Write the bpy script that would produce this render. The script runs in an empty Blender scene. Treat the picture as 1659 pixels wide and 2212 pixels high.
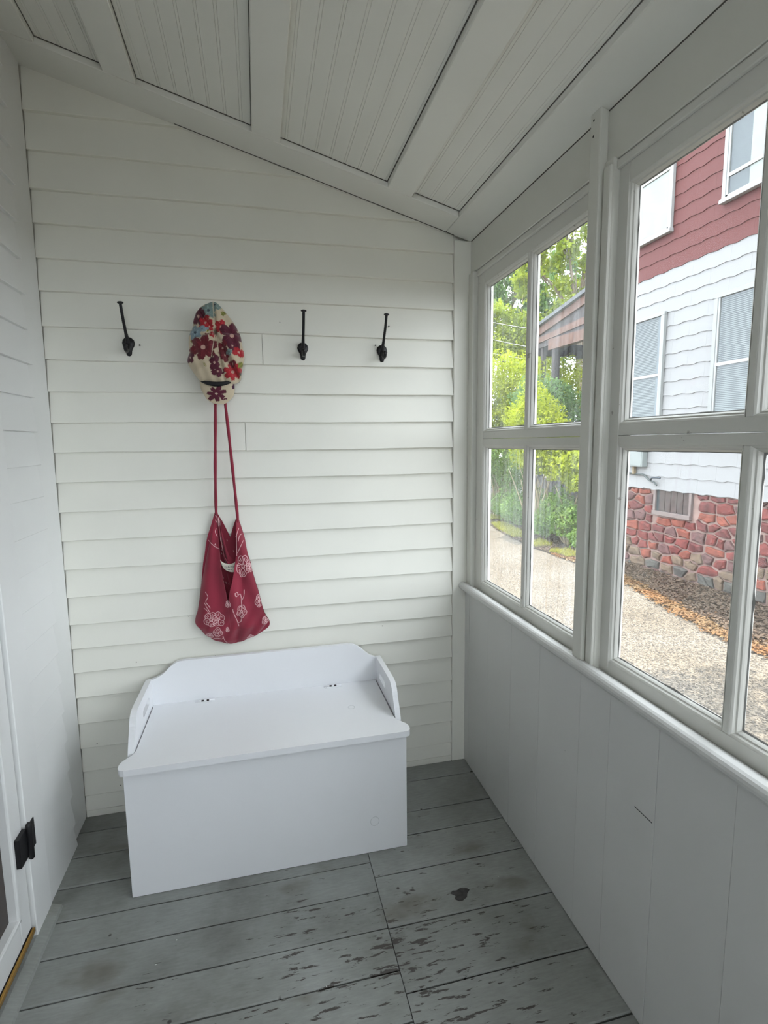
import bpy, bmesh, math, random
import numpy as np
from mathutils import Vector, Matrix

random.seed(7)
rng = np.random.default_rng(11)
SC = bpy.context.scene
COL = SC.collection

# ------------------------------------------------------------------ camera
cam_data = bpy.data.cameras.new('camera')
cam = bpy.data.objects.new('camera', cam_data)
COL.objects.link(cam)
cam_data.sensor_fit = 'HORIZONTAL'
cam_data.sensor_width = 36.0
cam_data.lens = 36.0 * 1148.13 / 1659.0
cam_data.clip_start = 0.02
cam_data.clip_end = 300.0
yaw, pitch, roll = math.radians(13.2638), math.radians(-7.4006), math.radians(-0.6765)
fwd = Vector((math.sin(yaw) * math.cos(pitch), math.cos(yaw) * math.cos(pitch), math.sin(pitch)))
rgt = Vector((math.cos(yaw), -math.sin(yaw), 0))
upv = rgt.cross(fwd)
r2 = math.cos(roll) * rgt + math.sin(roll) * upv
u2 = -math.sin(roll) * rgt + math.cos(roll) * upv
M = Matrix.Identity(4)
for i in range(3):
    M[i][0], M[i][1], M[i][2] = r2[i], u2[i], -fwd[i]
M.translation = Vector((0.0, -2.0, 1.35))
cam.matrix_world = M
SC.camera = cam

# ------------------------------------------------------------------ world, sun, exposure
SKY = (0.86, 0.928, 1.0)
SKY_STRENGTH = 5.6
SUN_STRENGTH = 7.0
EXPOSURE = 0.36
world = bpy.data.worlds.new('world')
SC.world = world
world.use_nodes = True
bg = world.node_tree.nodes['Background']
bg.inputs[0].default_value = (*SKY, 1)
bg.inputs[1].default_value = SKY_STRENGTH
sun_d = bpy.data.lights.new('sun', 'SUN')
sun_d.energy = SUN_STRENGTH
sun_d.color = (1.0, 0.93, 0.82)
sun_d.angle = math.radians(0.6)
sun = bpy.data.objects.new('sun', sun_d)
COL.objects.link(sun)
sun.location = (3, -6, 14)
sun.rotation_euler = Vector((0.10, 0.16, 1.0)).to_track_quat('Z', 'Y').to_euler()
vs = SC.view_settings
vs.view_transform = 'Standard'
vs.look = 'None'
vs.gamma = 1.0
vs.use_curve_mapping = False
vs.exposure = EXPOSURE
SC.cycles.max_bounces = 7
SC.cycles.diffuse_bounces = 5
SC.cycles.glossy_bounces = 3
SC.cycles.caustics_reflective = False
SC.cycles.caustics_refractive = False
SC.cycles.transparent_max_bounces = 10

# ------------------------------------------------------------------ helpers
WL = {}


def link(o, parent=None):
    COL.objects.link(o)
    if parent is not None:
        o.parent = parent
        WL[o.name] = WL.get(parent.name, Vector((0, 0, 0)))
    else:
        WL.setdefault(o.name, Vector(o.location))
    return o


def empty(name, loc=(0, 0, 0)):
    o = bpy.data.objects.new(name, None)
    o.location = loc
    o.empty_display_size = 0.05
    link(o)
    WL[o.name] = Vector(loc)
    return o


def tag(o, label=None, cat=None, group=None, kind=None):
    if label: o['label'] = label
    if cat: o['category'] = cat
    if group: o['group'] = group
    if kind: o['kind'] = kind
    return o


def ob(name, V, F, mat, parent=None, smooth=False, flip_fix=True):
    """verts in world coordinates; the mesh is stored relative to the parent's place"""
    off = WL.get(parent.name, Vector((0, 0, 0))) if parent is not None else Vector((0, 0, 0))
    me = bpy.data.meshes.new(name)
    V = [(v[0] - off.x, v[1] - off.y, v[2] - off.z) for v in V]
    me.from_pydata(V, [], F)
    if flip_fix:
        bm = bmesh.new(); bm.from_mesh(me)
        bmesh.ops.recalc_face_normals(bm, faces=bm.faces)
        bm.to_mesh(me); bm.free()
    if smooth:
        me.polygons.foreach_set('use_smooth', [True] * len(me.polygons))
    me.materials.append(mat)
    o = bpy.data.objects.new(name, me)
    return link(o, parent)


def ob_bm(name, bm, mat, parent=None, smooth=False):
    off = WL.get(parent.name, Vector((0, 0, 0))) if parent is not None else Vector((0, 0, 0))
    bmesh.ops.translate(bm, verts=bm.verts, vec=-off)
    bmesh.ops.recalc_face_normals(bm, faces=bm.faces)
    me = bpy.data.meshes.new(name)
    bm.to_mesh(me); bm.free()
    if smooth:
        me.polygons.foreach_set('use_smooth', [True] * len(me.polygons))
    me.materials.append(mat)
    o = bpy.data.objects.new(name, me)
    return link(o, parent)


def add_box(bm, x0, x1, y0, y1, z0, z1, bev=0.0, seg=1):
    r = bmesh.ops.create_cube(bm, size=1.0)
    vs_ = r['verts']
    for v in vs_:
        v.co = Vector(((x0 + x1) / 2 + v.co.x * (x1 - x0), (y0 + y1) / 2 + v.co.y * (y1 - y0), (z0 + z1) / 2 + v.co.z * (z1 - z0)))
    if bev > 0:
        es = list({e for v in vs_ for e in v.link_edges})
        bmesh.ops.bevel(bm, geom=es, offset=bev, segments=seg, affect='EDGES', profile=0.5)


def box(name, x0, x1, y0, y1, z0, z1, mat, parent=None, bev=0.0, seg=1):
    bm = bmesh.new()
    add_box(bm, min(x0, x1), max(x0, x1), min(y0, y1), max(y0, y1), min(z0, z1), max(z0, z1), bev, seg)
    return ob_bm(name, bm, mat, parent)


def loft_vf(rings, caps=True, closed=True, base=0):
    n = len(rings[0]); V = [p for r in rings for p in r]; F = []
    for i in range(len(rings) - 1):
        for j in range(n if closed else n - 1):
            k = (j + 1) % n
            F.append((base + i * n + j, base + i * n + k, base + (i + 1) * n + k, base + (i + 1) * n + j))
    if caps and closed:
        F.append(tuple(base + j for j in range(n))[::-1])
        F.append(tuple(base + (len(rings) - 1) * n + j for j in range(n)))
    return V, F


def loft(name, rings, mat, parent=None, smooth=False, caps=True, closed=True):
    V, F = loft_vf(rings, caps, closed)
    return ob(name, V, F, mat, parent, smooth)


def tube_rings(pts, rad, n=8):
    pts = [Vector(p) for p in pts]
    rings = []
    ref = Vector((1, 0, 0))
    t0 = (pts[1] - pts[0]).normalized()
    if abs(t0.dot(ref)) > 0.9: ref = Vector((0, 1, 0))
    for i, p in enumerate(pts):
        t = (pts[min(i + 1, len(pts) - 1)] - pts[max(i - 1, 0)]).normalized()
        a = (ref - t * ref.dot(t)).normalized(); b = t.cross(a)
        r = rad[i] if isinstance(rad, (list, tuple)) else rad
        rings.append([tuple(p + a * math.cos(2 * math.pi * k / n) * r + b * math.sin(2 * math.pi * k / n) * r) for k in range(n)])
    return rings


def tube(name, pts, rad, mat, parent=None, n=8, smooth=True):
    return loft(name, tube_rings(pts, rad, n), mat, parent, smooth)


def spline(pts, n):
    """Catmull-Rom through pts"""
    P = [Vector(p) for p in pts]
    P = [P[0] * 2 - P[1]] + P + [P[-1] * 2 - P[-2]]
    out = []
    for i in range(1, len(P) - 2):
        for k in range(n):
            t = k / n
            a, b, c, d = P[i - 1], P[i], P[i + 1], P[i + 2]
            out.append(0.5 * ((2 * b) + (c - a) * t + (2 * a - 5 * b + 4 * c - d) * t * t + (3 * b - 3 * c + d - a) * t ** 3))
    out.append(P[-2])
    return out


def plate(name, outline, holes, mapf, thick, mat, parent=None, bev=0.0):
    """flat outline (2D) with holes, mapped to 3D by mapf(u, v, w) with w in 0..thick"""
    bm = bmesh.new()
    edges = []
    for loop in [outline] + list(holes):
        vs_ = [bm.verts.new(mapf(u, v, 0.0)) for u, v in loop]
        for i in range(len(vs_)):
            edges.append(bm.edges.new((vs_[i], vs_[(i + 1) % len(vs_)])))
    bmesh.ops.triangle_fill(bm, use_beauty=True, use_dissolve=False, edges=edges)
    r = bmesh.ops.extrude_face_region(bm, geom=list(bm.faces))
    d = Vector(mapf(0, 0, thick)) - Vector(mapf(0, 0, 0))
    bmesh.ops.translate(bm, verts=[g for g in r['geom'] if isinstance(g, bmesh.types.BMVert)], vec=d)
    return ob_bm(name, bm, mat, parent)


# ------------------------------------------------------------------ materials
def new_mat(name):
    m = bpy.data.materials.new(name)
    m.use_nodes = True
    nt = m.node_tree
    b = nt.nodes['Principled BSDF']
    return m, nt, b


def N(nt, t, **kw):
    n = nt.nodes.new(t)
    for k, v in kw.items():
        setattr(n, k, v)
    return n


def pos(nt, scale=(1, 1, 1), loc=(0, 0, 0)):
    g = N(nt, 'ShaderNodeNewGeometry')
    mp = N(nt, 'ShaderNodeMapping')
    mp.inputs['Scale'].default_value = scale
    mp.inputs['Location'].default_value = loc
    nt.links.new(g.outputs['Position'], mp.inputs['Vector'])
    return mp.outputs['Vector']


def noise(nt, vec, scale, detail=3, rough=0.5):
    n = N(nt, 'ShaderNodeTexNoise')
    n.inputs['Scale'].default_value = scale
    n.inputs['Detail'].default_value = detail
    n.inputs['Roughness'].default_value = rough
    nt.links.new(vec, n.inputs['Vector'])
    return n.outputs['Fac']


def ramp(nt, fac, stops):
    r = N(nt, 'ShaderNodeValToRGB')
    e = r.color_ramp.elements
    while len(e) < len(stops): e.new(0.5)
    for el, (p, c) in zip(e, stops):
        el.position = p
        el.color = (*c, 1) if len(c) == 3 else c
    nt.links.new(fac, r.inputs['Fac'])
    return r.outputs['Color']


def mixc(nt, fac, a, b, mode='MIX'):
    m = N(nt, 'ShaderNodeMix', data_type='RGBA', blend_type=mode)
    for s, v in ((m.inputs[0], fac), (m.inputs[6], a), (m.inputs[7], b)):
        if hasattr(v, 'is_output') or hasattr(v, 'links'):
            nt.links.new(v, s)
        elif isinstance(v, (int, float)):
            s.default_value = v
        else:
            s.default_value = (*v, 1)
    return m.outputs[2]


def bump(nt, b, h, strength, dist=0.002):
    bp = N(nt, 'ShaderNodeBump')
    bp.inputs['Strength'].default_value = strength
    bp.inputs['Distance'].default_value = dist
    nt.links.new(h, bp.inputs['Height'])
    nt.links.new(bp.outputs['Normal'], b.inputs['Normal'])


def grey(v): return (v, v, v)


def paint(name, col, rough=0.5, var=0.06, specks=0.0, chips=0.0, chipcol=(0.06, 0.05, 0.045), stretch=(1, 1, 1)):
    m, nt, b = new_mat(name)
    p = pos(nt)
    n1 = noise(nt, p, 3.0, 4)
    c = ramp(nt, n1, [(0.3, tuple(x * (1 - var) for x in col)), (0.7, col)])
    if specks > 0:      # scattered nail heads, flecks and dirt
        v = N(nt, 'ShaderNodeTexVoronoi'); v.inputs['Scale'].default_value = 9.0
        nt.links.new(p, v.inputs['Vector'])
        k = ramp(nt, v.outputs['Distance'], [(specks * 0.35, grey(1)), (specks * 0.6, grey(0))])
        c = mixc(nt, k, c, (0.10, 0.09, 0.08))
    if chips > 0:       # flaked paint
        n2 = noise(nt, pos(nt, stretch), 26.0, 5, 0.65)
        k2 = ramp(nt, n2, [(0.74 - chips, grey(0)), (0.76 - chips, grey(1))])
        c = mixc(nt, k2, c, chipcol)
    nt.links.new(c, b.inputs['Base Color'])
    b.inputs['Roughness'].default_value = rough
    n3 = noise(nt, pos(nt, (1, 1, 1)), 90.0, 3)
    bump(nt, b, n3, 0.12, 0.001)
    return m


def plain(name, col, rough=0.5, metal=0.0, var=0.15, scale=20.0, bumpk=0.0):
    m, nt, b = new_mat(name)
    n1 = noise(nt, pos(nt), scale, 4)
    c = ramp(nt, n1, [(0.3, tuple(x * (1 - var) for x in col)), (0.7, tuple(min(1, x * (1 + var)) for x in col))])
    nt.links.new(c, b.inputs['Base Color'])
    b.inputs['Roughness'].default_value = rough
    b.inputs['Metallic'].default_value = metal
    if bumpk: bump(nt, b, n1, bumpk, 0.004)
    return m


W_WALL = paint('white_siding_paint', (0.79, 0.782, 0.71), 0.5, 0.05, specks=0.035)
W_LEFT = paint('white_wall_paint', (0.75, 0.755, 0.745), 0.5, 0.04)
W_CEIL = paint('white_ceiling_paint', (0.77, 0.768, 0.72), 0.55, 0.05)
W_TRIM = paint('white_trim_paint', (0.66, 0.655, 0.60), 0.42, 0.06)
W_SASH = paint('worn_sash_paint', (0.66, 0.655, 0.61), 0.45, 0.08, chips=0.06, chipcol=(0.35, 0.33, 0.30))
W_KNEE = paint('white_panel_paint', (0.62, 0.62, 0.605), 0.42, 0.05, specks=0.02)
W_BENCH = paint('white_bench_paint', (0.81, 0.82, 0.84), 0.38, 0.03, specks=0.012)
GAP = plain('dark_gap', (0.035, 0.032, 0.03), 0.9)
IRON = plain('black_iron', (0.012, 0.012, 0.014), 0.42, 0.3)
BRASS = plain('brass_strip', (0.42, 0.24, 0.06), 0.35, 0.7)
GAP_SHADE = plain('black_gap_shade', (0.015, 0.015, 0.017), 0.7)


def floor_paint():
    m, nt, b = new_mat('worn_grey_floor_paint')
    p = pos(nt)
    oi = N(nt, 'ShaderNodeObjectInfo')
    # every board has its own cast and its own grain
    off = N(nt, 'ShaderNodeVectorMath', operation='SCALE'); off.inputs[0].default_value = (7.0, 3.0, 5.0)
    nt.links.new(oi.outputs['Random'], off.inputs['Scale'])
    add0 = N(nt, 'ShaderNodeVectorMath', operation='ADD')
    nt.links.new(p, add0.inputs[0]); nt.links.new(off.outputs[0], add0.inputs[1])
    mp = N(nt, 'ShaderNodeMapping'); mp.inputs['Scale'].default_value = (1.0, 5.5, 1.0)
    nt.links.new(add0.outputs[0], mp.inputs['Vector'])
    big = noise(nt, p, 2.4, 6, 0.62)
    c = ramp(nt, big, [(0.28, (0.165, 0.165, 0.150)), (0.48, (0.275, 0.285, 0.270)), (0.70, (0.36, 0.375, 0.36))])
    tone = ramp(nt, oi.outputs['Random'], [(0.0, grey(0.86)), (1.0, grey(1.06))])
    c = mixc(nt, 1.0, c, tone, 'MULTIPLY')
    fine = noise(nt, mp.outputs[0], 30.0, 4, 0.6)
    c = mixc(nt, 1.0, c, ramp(nt, fine, [(0.3, grey(0.86)), (0.7, grey(1.04))]), 'MULTIPLY')
    # flakes along the grain, gathered where feet have worn the paint
    fl = noise(nt, mp.outputs[0], 13.0, 7, 0.66)
    vd = N(nt, 'ShaderNodeVectorMath', operation='DISTANCE'); vd.inputs[1].default_value = (0.26, -0.95, 0.0)
    nt.links.new(p, vd.inputs[0])
    near = N(nt, 'ShaderNodeMapRange'); nt.links.new(vd.outputs['Value'], near.inputs[0])
    near.inputs[1].default_value = 0.10; near.inputs[2].default_value = 0.95; near.inputs[3].default_value = 0.40; near.inputs[4].default_value = 0.235
    wn = noise(nt, p, 3.4, 3)
    wear = N(nt, 'ShaderNodeMath', operation='MULTIPLY_ADD'); nt.links.new(wn, wear.inputs[0]); wear.inputs[1].default_value = 0.22
    nt.links.new(near.outputs[0], wear.inputs[2])
    add = N(nt, 'ShaderNodeMath', operation='ADD')
    nt.links.new(wear.outputs[0], add.inputs[0]); nt.links.new(fl, add.inputs[1])
    # colour ramps clamp at one, so halve first
    hv = N(nt, 'ShaderNodeMath', operation='MULTIPLY'); nt.links.new(add.outputs[0], hv.inputs[0]); hv.inputs[1].default_value = 0.5
    k = ramp(nt, hv.outputs[0], [(0.532, grey(0)), (0.543, grey(1))])
    c = mixc(nt, k, c, (0.060, 0.052, 0.046))
    st = noise(nt, pos(nt, (1, 1.6, 1), (2.0, 0, 0)), 3.6, 4)
    ks = ramp(nt, st, [(0.60, grey(0)), (0.74, grey(0.75))])
    c = mixc(nt, ks, c, (0.13, 0.115, 0.09))
    v = N(nt, 'ShaderNodeTexVoronoi'); v.inputs['Scale'].default_value = 8.0
    nt.links.new(p, v.inputs['Vector'])
    kd = ramp(nt, v.outputs['Distance'], [(0.030, grey(1)), (0.05, grey(0))])
    c = mixc(nt, kd, c, (0.05, 0.045, 0.04))
    v2 = N(nt, 'ShaderNodeTexVoronoi'); v2.inputs['Scale'].default_value = 7.0
    nt.links.new(pos(nt, (1, 1, 1), (3.3, 1.7, 0)), v2.inputs['Vector'])
    kw = ramp(nt, v2.outputs['Distance'], [(0.010, grey(1)), (0.016, grey(0))])
    c = mixc(nt, kw, c, (0.65, 0.65, 0.62))
    nt.links.new(c, b.inputs['Base Color'])
    rr = N(nt, 'ShaderNodeMapRange')
    nt.links.new(fl, rr.inputs[0]); rr.inputs[3].default_value = 0.36; rr.inputs[4].default_value = 0.60
    nt.links.new(rr.outputs[0], b.inputs['Roughness'])
    bump(nt, b, fl, 0.2, 0.003)
    return m


FLOOR = floor_paint()


def glass_mat(name, haze=0.08, seed=0.0):
    m, nt, b = new_mat(name)
    nt.nodes.remove(b)
    out = [n for n in nt.nodes if n.type == 'OUTPUT_MATERIAL'][0]
    tr = N(nt, 'ShaderNodeBsdfTransparent'); tr.inputs[0].default_value = (0.98, 0.98, 0.975, 1)
    gl = N(nt, 'ShaderNodeBsdfGlossy'); gl.inputs['Roughness'].default_value = 0.02
    lw_ = N(nt, 'ShaderNodeLayerWeight'); lw_.inputs[0].default_value = 0.5
    pw = N(nt, 'ShaderNodeMath', operation='POWER'); nt.links.new(lw_.outputs['Facing'], pw.inputs[0]); pw.inputs[1].default_value = 5.0
    fr = N(nt, 'ShaderNodeMath', operation='MULTIPLY_ADD'); nt.links.new(pw.outputs[0], fr.inputs[0])
    fr.inputs[1].default_value = 0.9; fr.inputs[2].default_value = 0.03
    mx = N(nt, 'ShaderNodeMixShader')
    nt.links.new(fr.outputs[0], mx.inputs[0]); nt.links.new(tr.outputs[0], mx.inputs[1]); nt.links.new(gl.outputs[0], mx.inputs[2])
    du = N(nt, 'ShaderNodeBsdfTranslucent'); du.inputs[0].default_value = (0.86, 0.92, 0.94, 1)
    if haze < 0.03:         # a clean pane carries only a thin even film
        mx2 = N(nt, 'ShaderNodeMixShader'); mx2.inputs[0].default_value = haze
        nt.links.new(mx.outputs[0], mx2.inputs[1]); nt.links.new(du.outputs[0], mx2.inputs[2])
        nt.links.new(mx2.outputs[0], out.inputs['Surface'])
        return m
    n1 = noise(nt, pos(nt, (1, 1, 1), (seed, 0, 0)), 3.2, 3)
    n2 = noise(nt, pos(nt, (1, 60, 2.0), (seed, 0, 0)), 2.0, 3)
    mu = N(nt, 'ShaderNodeMath', operation='MULTIPLY'); nt.links.new(n1, mu.inputs[0]); nt.links.new(n2, mu.inputs[1])
    k = N(nt, 'ShaderNodeMapRange'); nt.links.new(mu.outputs[0], k.inputs[0])
    k.inputs[1].default_value = 0.18; k.inputs[2].default_value = 0.46
    k.inputs[3].default_value = haze * 0.25; k.inputs[4].default_value = haze * 2.6
    mx2 = N(nt, 'ShaderNodeMixShader')
    nt.links.new(k.outputs[0], mx2.inputs[0]); nt.links.new(mx.outputs[0], mx2.inputs[1]); nt.links.new(du.outputs[0], mx2.inputs[2])
    nt.links.new(mx2.outputs[0], out.inputs['Surface'])
    return m


GLASS_A = glass_mat('dusty_old_glass', 0.045)
GLASS_B = glass_mat('old_glass', 0.012, 4.0)


def leaf_mat(name, c1, c2, trans=0.45, c3=None):
    m, nt, b = new_mat(name)
    nt.nodes.remove(b)
    out = [n for n in nt.nodes if n.type == 'OUTPUT_MATERIAL'][0]
    n1 = noise(nt, pos(nt), 2.2, 3)
    n2 = noise(nt, pos(nt), 30.0, 2)
    c = ramp(nt, n2, [(0.3, c1), (0.7, c2)])
    if c3: c = mixc(nt, ramp(nt, n1, [(0.42, grey(0)), (0.62, grey(1))]), c, c3)
    d = N(nt, 'ShaderNodeBsdfDiffuse'); t = N(nt, 'ShaderNodeBsdfTranslucent')
    nt.links.new(c, d.inputs[0]); nt.links.new(c, t.inputs[0])
    mx = N(nt, 'ShaderNodeMixShader'); mx.inputs[0].default_value = trans
    nt.links.new(d.outputs[0], mx.inputs[1]); nt.links.new(t.outputs[0], mx.inputs[2])
    nt.links.new(mx.outputs[0], out.inputs['Surface'])
    return m


def vcol_mat(name, rough=0.85, bumpk=0.15, weave=900.0):
    m, nt, b = new_mat(name)
    a = N(nt, 'ShaderNodeVertexColor'); a.layer_name = 'print'
    n1 = noise(nt, pos(nt), 14.0, 3)
    c = mixc(nt, 1.0, a.outputs[0], ramp(nt, n1, [(0.25, grey(0.82)), (0.75, grey(1.0))]), 'MULTIPLY')
    nt.links.new(c, b.inputs['Base Color'])
    b.inputs['Roughness'].default_value = rough
    b.inputs['Sheen Weight'].default_value = 0.25
    n2 = noise(nt, pos(nt), 45.0, 4)
    bump(nt, b, n2, bumpk, 0.002)
    return m
# ------------------------------------------------------------------ the porch: shell
XL, XR, YB, YE = -0.664, 0.81, 0.0, -5.4      # left wall, panelled window wall, back wall, end behind the viewer
SL = 0.2809                                    # fall of the shed ceiling towards the windows


def zc(x): return 2.106 + SL * (XR - x)


# floor -------------------------------------------------------------
floor = box('floor', XL - 0.1, XR + 0.12, YE - 0.1, YB + 0.1, -0.12, -0.022, GAP)
tag(floor, 'worn grey painted wooden porch floor of boards with a long cross joint', 'floor', kind='structure')


def board(x0, x1, y0, y1, name='floorboard'):
    g = 0.0010
    n = 10
    rings = []
    for i in range(n + 1):
        x = x0 + g + (x1 - x0 - 2 * g) * i / n
        a = y0 + g + random.uniform(0, 0.0016); b_ = y1 - g - random.uniform(0, 0.0016)
        rings.append([(x, a, -0.022), (x, a, -0.003), (x, a + 0.003, 0.0), (x, b_ - 0.003, 0.0), (x, b_, -0.003), (x, b_, -0.022)])
    return loft(name, rings, FLOOR, floor)


yl = [0.02, -0.085, -0.206, -0.335, -0.461, -0.577, -0.703, -0.828, -0.955]
while yl[-1] > YE: yl.append(yl[-1] - 0.126)
yr = [0.02, -0.095, -0.264, -0.375, -0.524, -0.707, -0.889, -1.062]
while yr[-1] > YE: yr.append(yr[-1] - 0.178)
XS = 0.303
for a, b_ in zip(yl[:-1], yl[1:]): board(XL - 0.02, XS, b_, a)
for a, b_ in zip(yr[:-1], yr[1:]): board(XS, XR + 0.01, b_, a)

# back wall ----------------------------------------------------------
wall_back = ob('wall_back',
               [(XL - 0.08, 0.016, -0.02), (XR + 0.1, 0.016, -0.02), (XR + 0.1, 0.016, zc(XR) + 0.1), (XL - 0.08, 0.016, zc(XL) + 0.16),
                (XL - 0.08, 0.09, -0.02), (XR + 0.1, 0.09, -0.02), (XR + 0.1, 0.09, zc(XR) + 0.1), (XL - 0.08, 0.09, zc(XL) + 0.16)],
               [(0, 1, 2, 3), (7, 6, 5, 4), (0, 4, 5, 1), (1, 5, 6, 2), (2, 6, 7, 3), (3, 7, 4, 0)], W_WALL)
tag(wall_back, 'white clapboard end wall of the porch with coat hooks', 'wall', kind='structure')
butts = [0.028, 0.084, 0.179, 0.268, 0.362, 0.460, 0.555, 0.644, 0.731, 0.830, 0.927, 1.028, 1.128, 1.229, 1.329, 1.429, 1.531,
         1.634, 1.740, 1.850, 1.951, 2.056, 2.160, 2.273, 2.388, 2.50]
XBR = 0.754                                   # right end of the siding, at the corner board


def clap_back(x0, x1, z0, z1):
    """one lapped board; the top corner is cut along the ceiling where it reaches it"""
    n = max(4, int((x1 - x0) / 0.07))
    rings = []
    t0 = random.uniform(-0.0012, 0.0012)
    ph = random.uniform(0, 6)
    for i in range(n + 1):
        x = x0 + (x1 - x0) * i / n
        zt = min(z1 + 0.018, zc(x) + 0.02)
        zb = z0 + 0.0012 * math.sin(x * 5 + ph) + random.uniform(-0.0006, 0.0006)
        if zt < zb + 0.004: zt = zb + 0.004
        yt = 0.0135 if zt >= z1 else 0.0135 * max(0.05, (zt - zb) / (z1 + 0.018 - zb))
        rings.append([(x, 0.016, zb), (x, -0.0028 + t0, zb), (x, -0.004 + t0, zb + 0.0015), (x, yt, zt), (x, 0.016, zt)])
    return rings


for z0, z1 in zip(butts[:-1], butts[1:]):
    xmax = XBR
    if zc(XBR) < z0: xmax = XR - (z0 - 2.106) / SL + 0.02
    if xmax < XL + 0.05: continue
    cuts = [XL + 0.001, xmax]
    if abs(z0 - 1.634) < 1e-3: cuts = [XL + 0.001, 0.033, xmax]
    if abs(z0 - 1.329) < 1e-3: cuts = [XL + 0.001, -0.039, xmax]
    for a, b_ in zip(cuts[:-1], cuts[1:]):
        loft('clapboard', clap_back(a + (0.0012 if a > XL + 0.01 else 0), b_ - (0.0008 if b_ < xmax else 0), z0, z1), W_WALL, wall_back)
bb = box('baseboard_back', XL + 0.001, XBR, -0.004, 0.016, 0.0, 0.0255, W_WALL, None, 0.0015)
tag(bb, 'thin white skirting strip under the clapboard end wall', 'baseboard', kind='structure')

# corner boards --------------------------------------------------------
t1 = box('trim_1', XBR + 0.001, 0.835, -0.006, 0.016, 0.0, zc(0.78) - 0.01, W_WALL, None, 0.002)
tag(t1, 'white vertical corner board between clapboard wall and windows', 'trim', kind='structure')
t2 = box('trim_2', XL - 0.014, XL, -0.150, 0.0, 0.0, zc(XL) + 0.02, W_LEFT, None, 0.002)
tag(t2, 'white vertical corner board between the two clapboard walls', 'trim', kind='structure')

# left wall --------------------------------------------------------------
DY0, DY1 = -0.512, -1.36        # doorway
bm = bmesh.new()
add_box(bm, XL - 0.12, XL - 0.014, DY0 + 0.02, 0.09, -0.02, zc(XL) + 0.2)
add_box(bm, XL - 0.12, XL - 0.014, YE, DY1 - 0.02, -0.02, zc(XL) + 0.2)
add_box(bm, XL - 0.12, XL - 0.014, DY1 - 0.02, DY0 + 0.02, 2.06, zc(XL) + 0.2)
wall_left = ob_bm('wall_left', bm, W_LEFT)
tag(wall_left, 'white clapboard house wall beside the doorway', 'wall', kind='structure')
lb = [0.0, 0.082, 0.184, 0.285, 0.386, 0.487, 0.588, 0.688, 0.789, 0.891, 0.992, 1.095, 1.197, 1.295, 1.395, 1.498, 1.598, 1.698, 1.799, 1.900, 2.002, 2.104, 2.206, 2.310, 2.415, 2.52]


def clap_left(y0, y1, z0, z1):
    n = max(3, int(abs(y1 - y0) / 0.07)); rings = []
    ph = random.uniform(0, 6); t0 = random.uniform(-0.001, 0.001)
    for i in range(n + 1):
        y = y0 + (y1 - y0) * i / n
        zb = z0 + 0.001 * math.sin(y * 6 + ph)
        zt = z1 + 0.018
        rings.append([(XL - 0.014, y, zb), (XL + 0.0125 + t0, y, zb), (XL + 0.0135 + t0, y, zb + 0.0015), (XL - 0.001, y, zt), (XL - 0.014, y, zt)])
    return rings


for z0, z1 in zip(lb[:-1], lb[1:]):
    loft('clapboard', clap_left(-0.402 + random.uniform(-.002, .002), -0.148 + random.uniform(-.006, .004), z0, z1), W_LEFT, wall_left)
    loft('clapboard', clap_left(YE, -1.47, z0, z1), W_LEFT, wall_left)
# door casing
bm = bmesh.new()
add_box(bm, XL - 0.02, XL + 0.0215, DY0 + 0.003, -0.404, 0.012, 2.16, 0.002)
add_box(bm, XL - 0.02, XL + 0.0215, DY1 - 0.108, DY1 - 0.003, 0.012, 2.16, 0.002)
add_box(bm, XL - 0.02, XL + 0.0215, DY1 - 0.003, DY0 + 0.003, 2.05, 2.16, 0.002)
t3 = ob_bm('trim_3', bm, W_LEFT)
tag(t3, 'flat white door casing on the clapboard house wall', 'trim', kind='structure')
# threshold
th = loft('trim_4', [[(XL - 0.03, y, 0.0), (XL + 0.05, y, 0.0), (XL + 0.047, y, 0.008), (XL + 0.02, y, 0.017), (XL - 0.03, y, 0.019)] for y in (-1.46, -0.405)], FLOOR)
tag(th, 'grey painted sloping door sill along the floor by the house wall', 'trim', kind='structure')

# storm door ---------------------------------------------------------------
door = empty('door_1', (XL, DY0, 0.02))
tag(door, 'white framed glazed door with black hinge at the left edge', 'door', kind='structure')
bm = bmesh.new()
xd0, xd1 = XL - 0.018, XL + 0.012
DS = 0.062
add_box(bm, xd0, xd1, DY0 - DS, DY0 - 0.002, 0.05, 2.04, 0.003)
add_box(bm, xd0, xd1, DY1 + 0.002, DY1 + DS, 0.05, 2.04, 0.003)
add_box(bm, xd0, xd1, DY1 + DS, DY0 - DS, 0.05, 0.125, 0.002)
add_box(bm, xd0, xd1, DY1 + DS, DY0 - DS, 1.94, 2.04, 0.002)
ob_bm('door_frame', bm, W_LEFT, door)
bm = bmesh.new()
for (a, b_, c, d) in ((DY0 - DS - 0.016, DY0 - DS, 0.125, 1.94), (DY1 + DS, DY1 + DS + 0.016, 0.125, 1.94)):
    add_box(bm, xd0 + 0.004, xd1 + 0.006, a, b_, c, d, 0.005, 2)
add_box(bm, xd0 + 0.004, xd1 + 0.006, DY1 + DS, DY0 - DS, 0.125, 0.139, 0.005, 2)
ob_bm('door_molding', bm, W_LEFT, door)
DGL = plain('dark_door_glass', (0.028, 0.018, 0.013), 0.35)
box('door_glass', xd0 + 0.006, xd0 + 0.012, DY1 + DS, DY0 - DS, 0.125, 1.94, DGL, door)
box('brass_sweep', XL + 0.013, XL + 0.021, DY1 + 0.004, DY0 - 0.004, 0.036, 0.050, BRASS, door, 0.002)
box('sill_gap_shade', XL - 0.01, XL + 0.012, DY1 + 0.004, DY0 - 0.004, 0.019, 0.049, GAP_SHADE, door)  # black strip painted for the shaded gap between brass and sill
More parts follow.
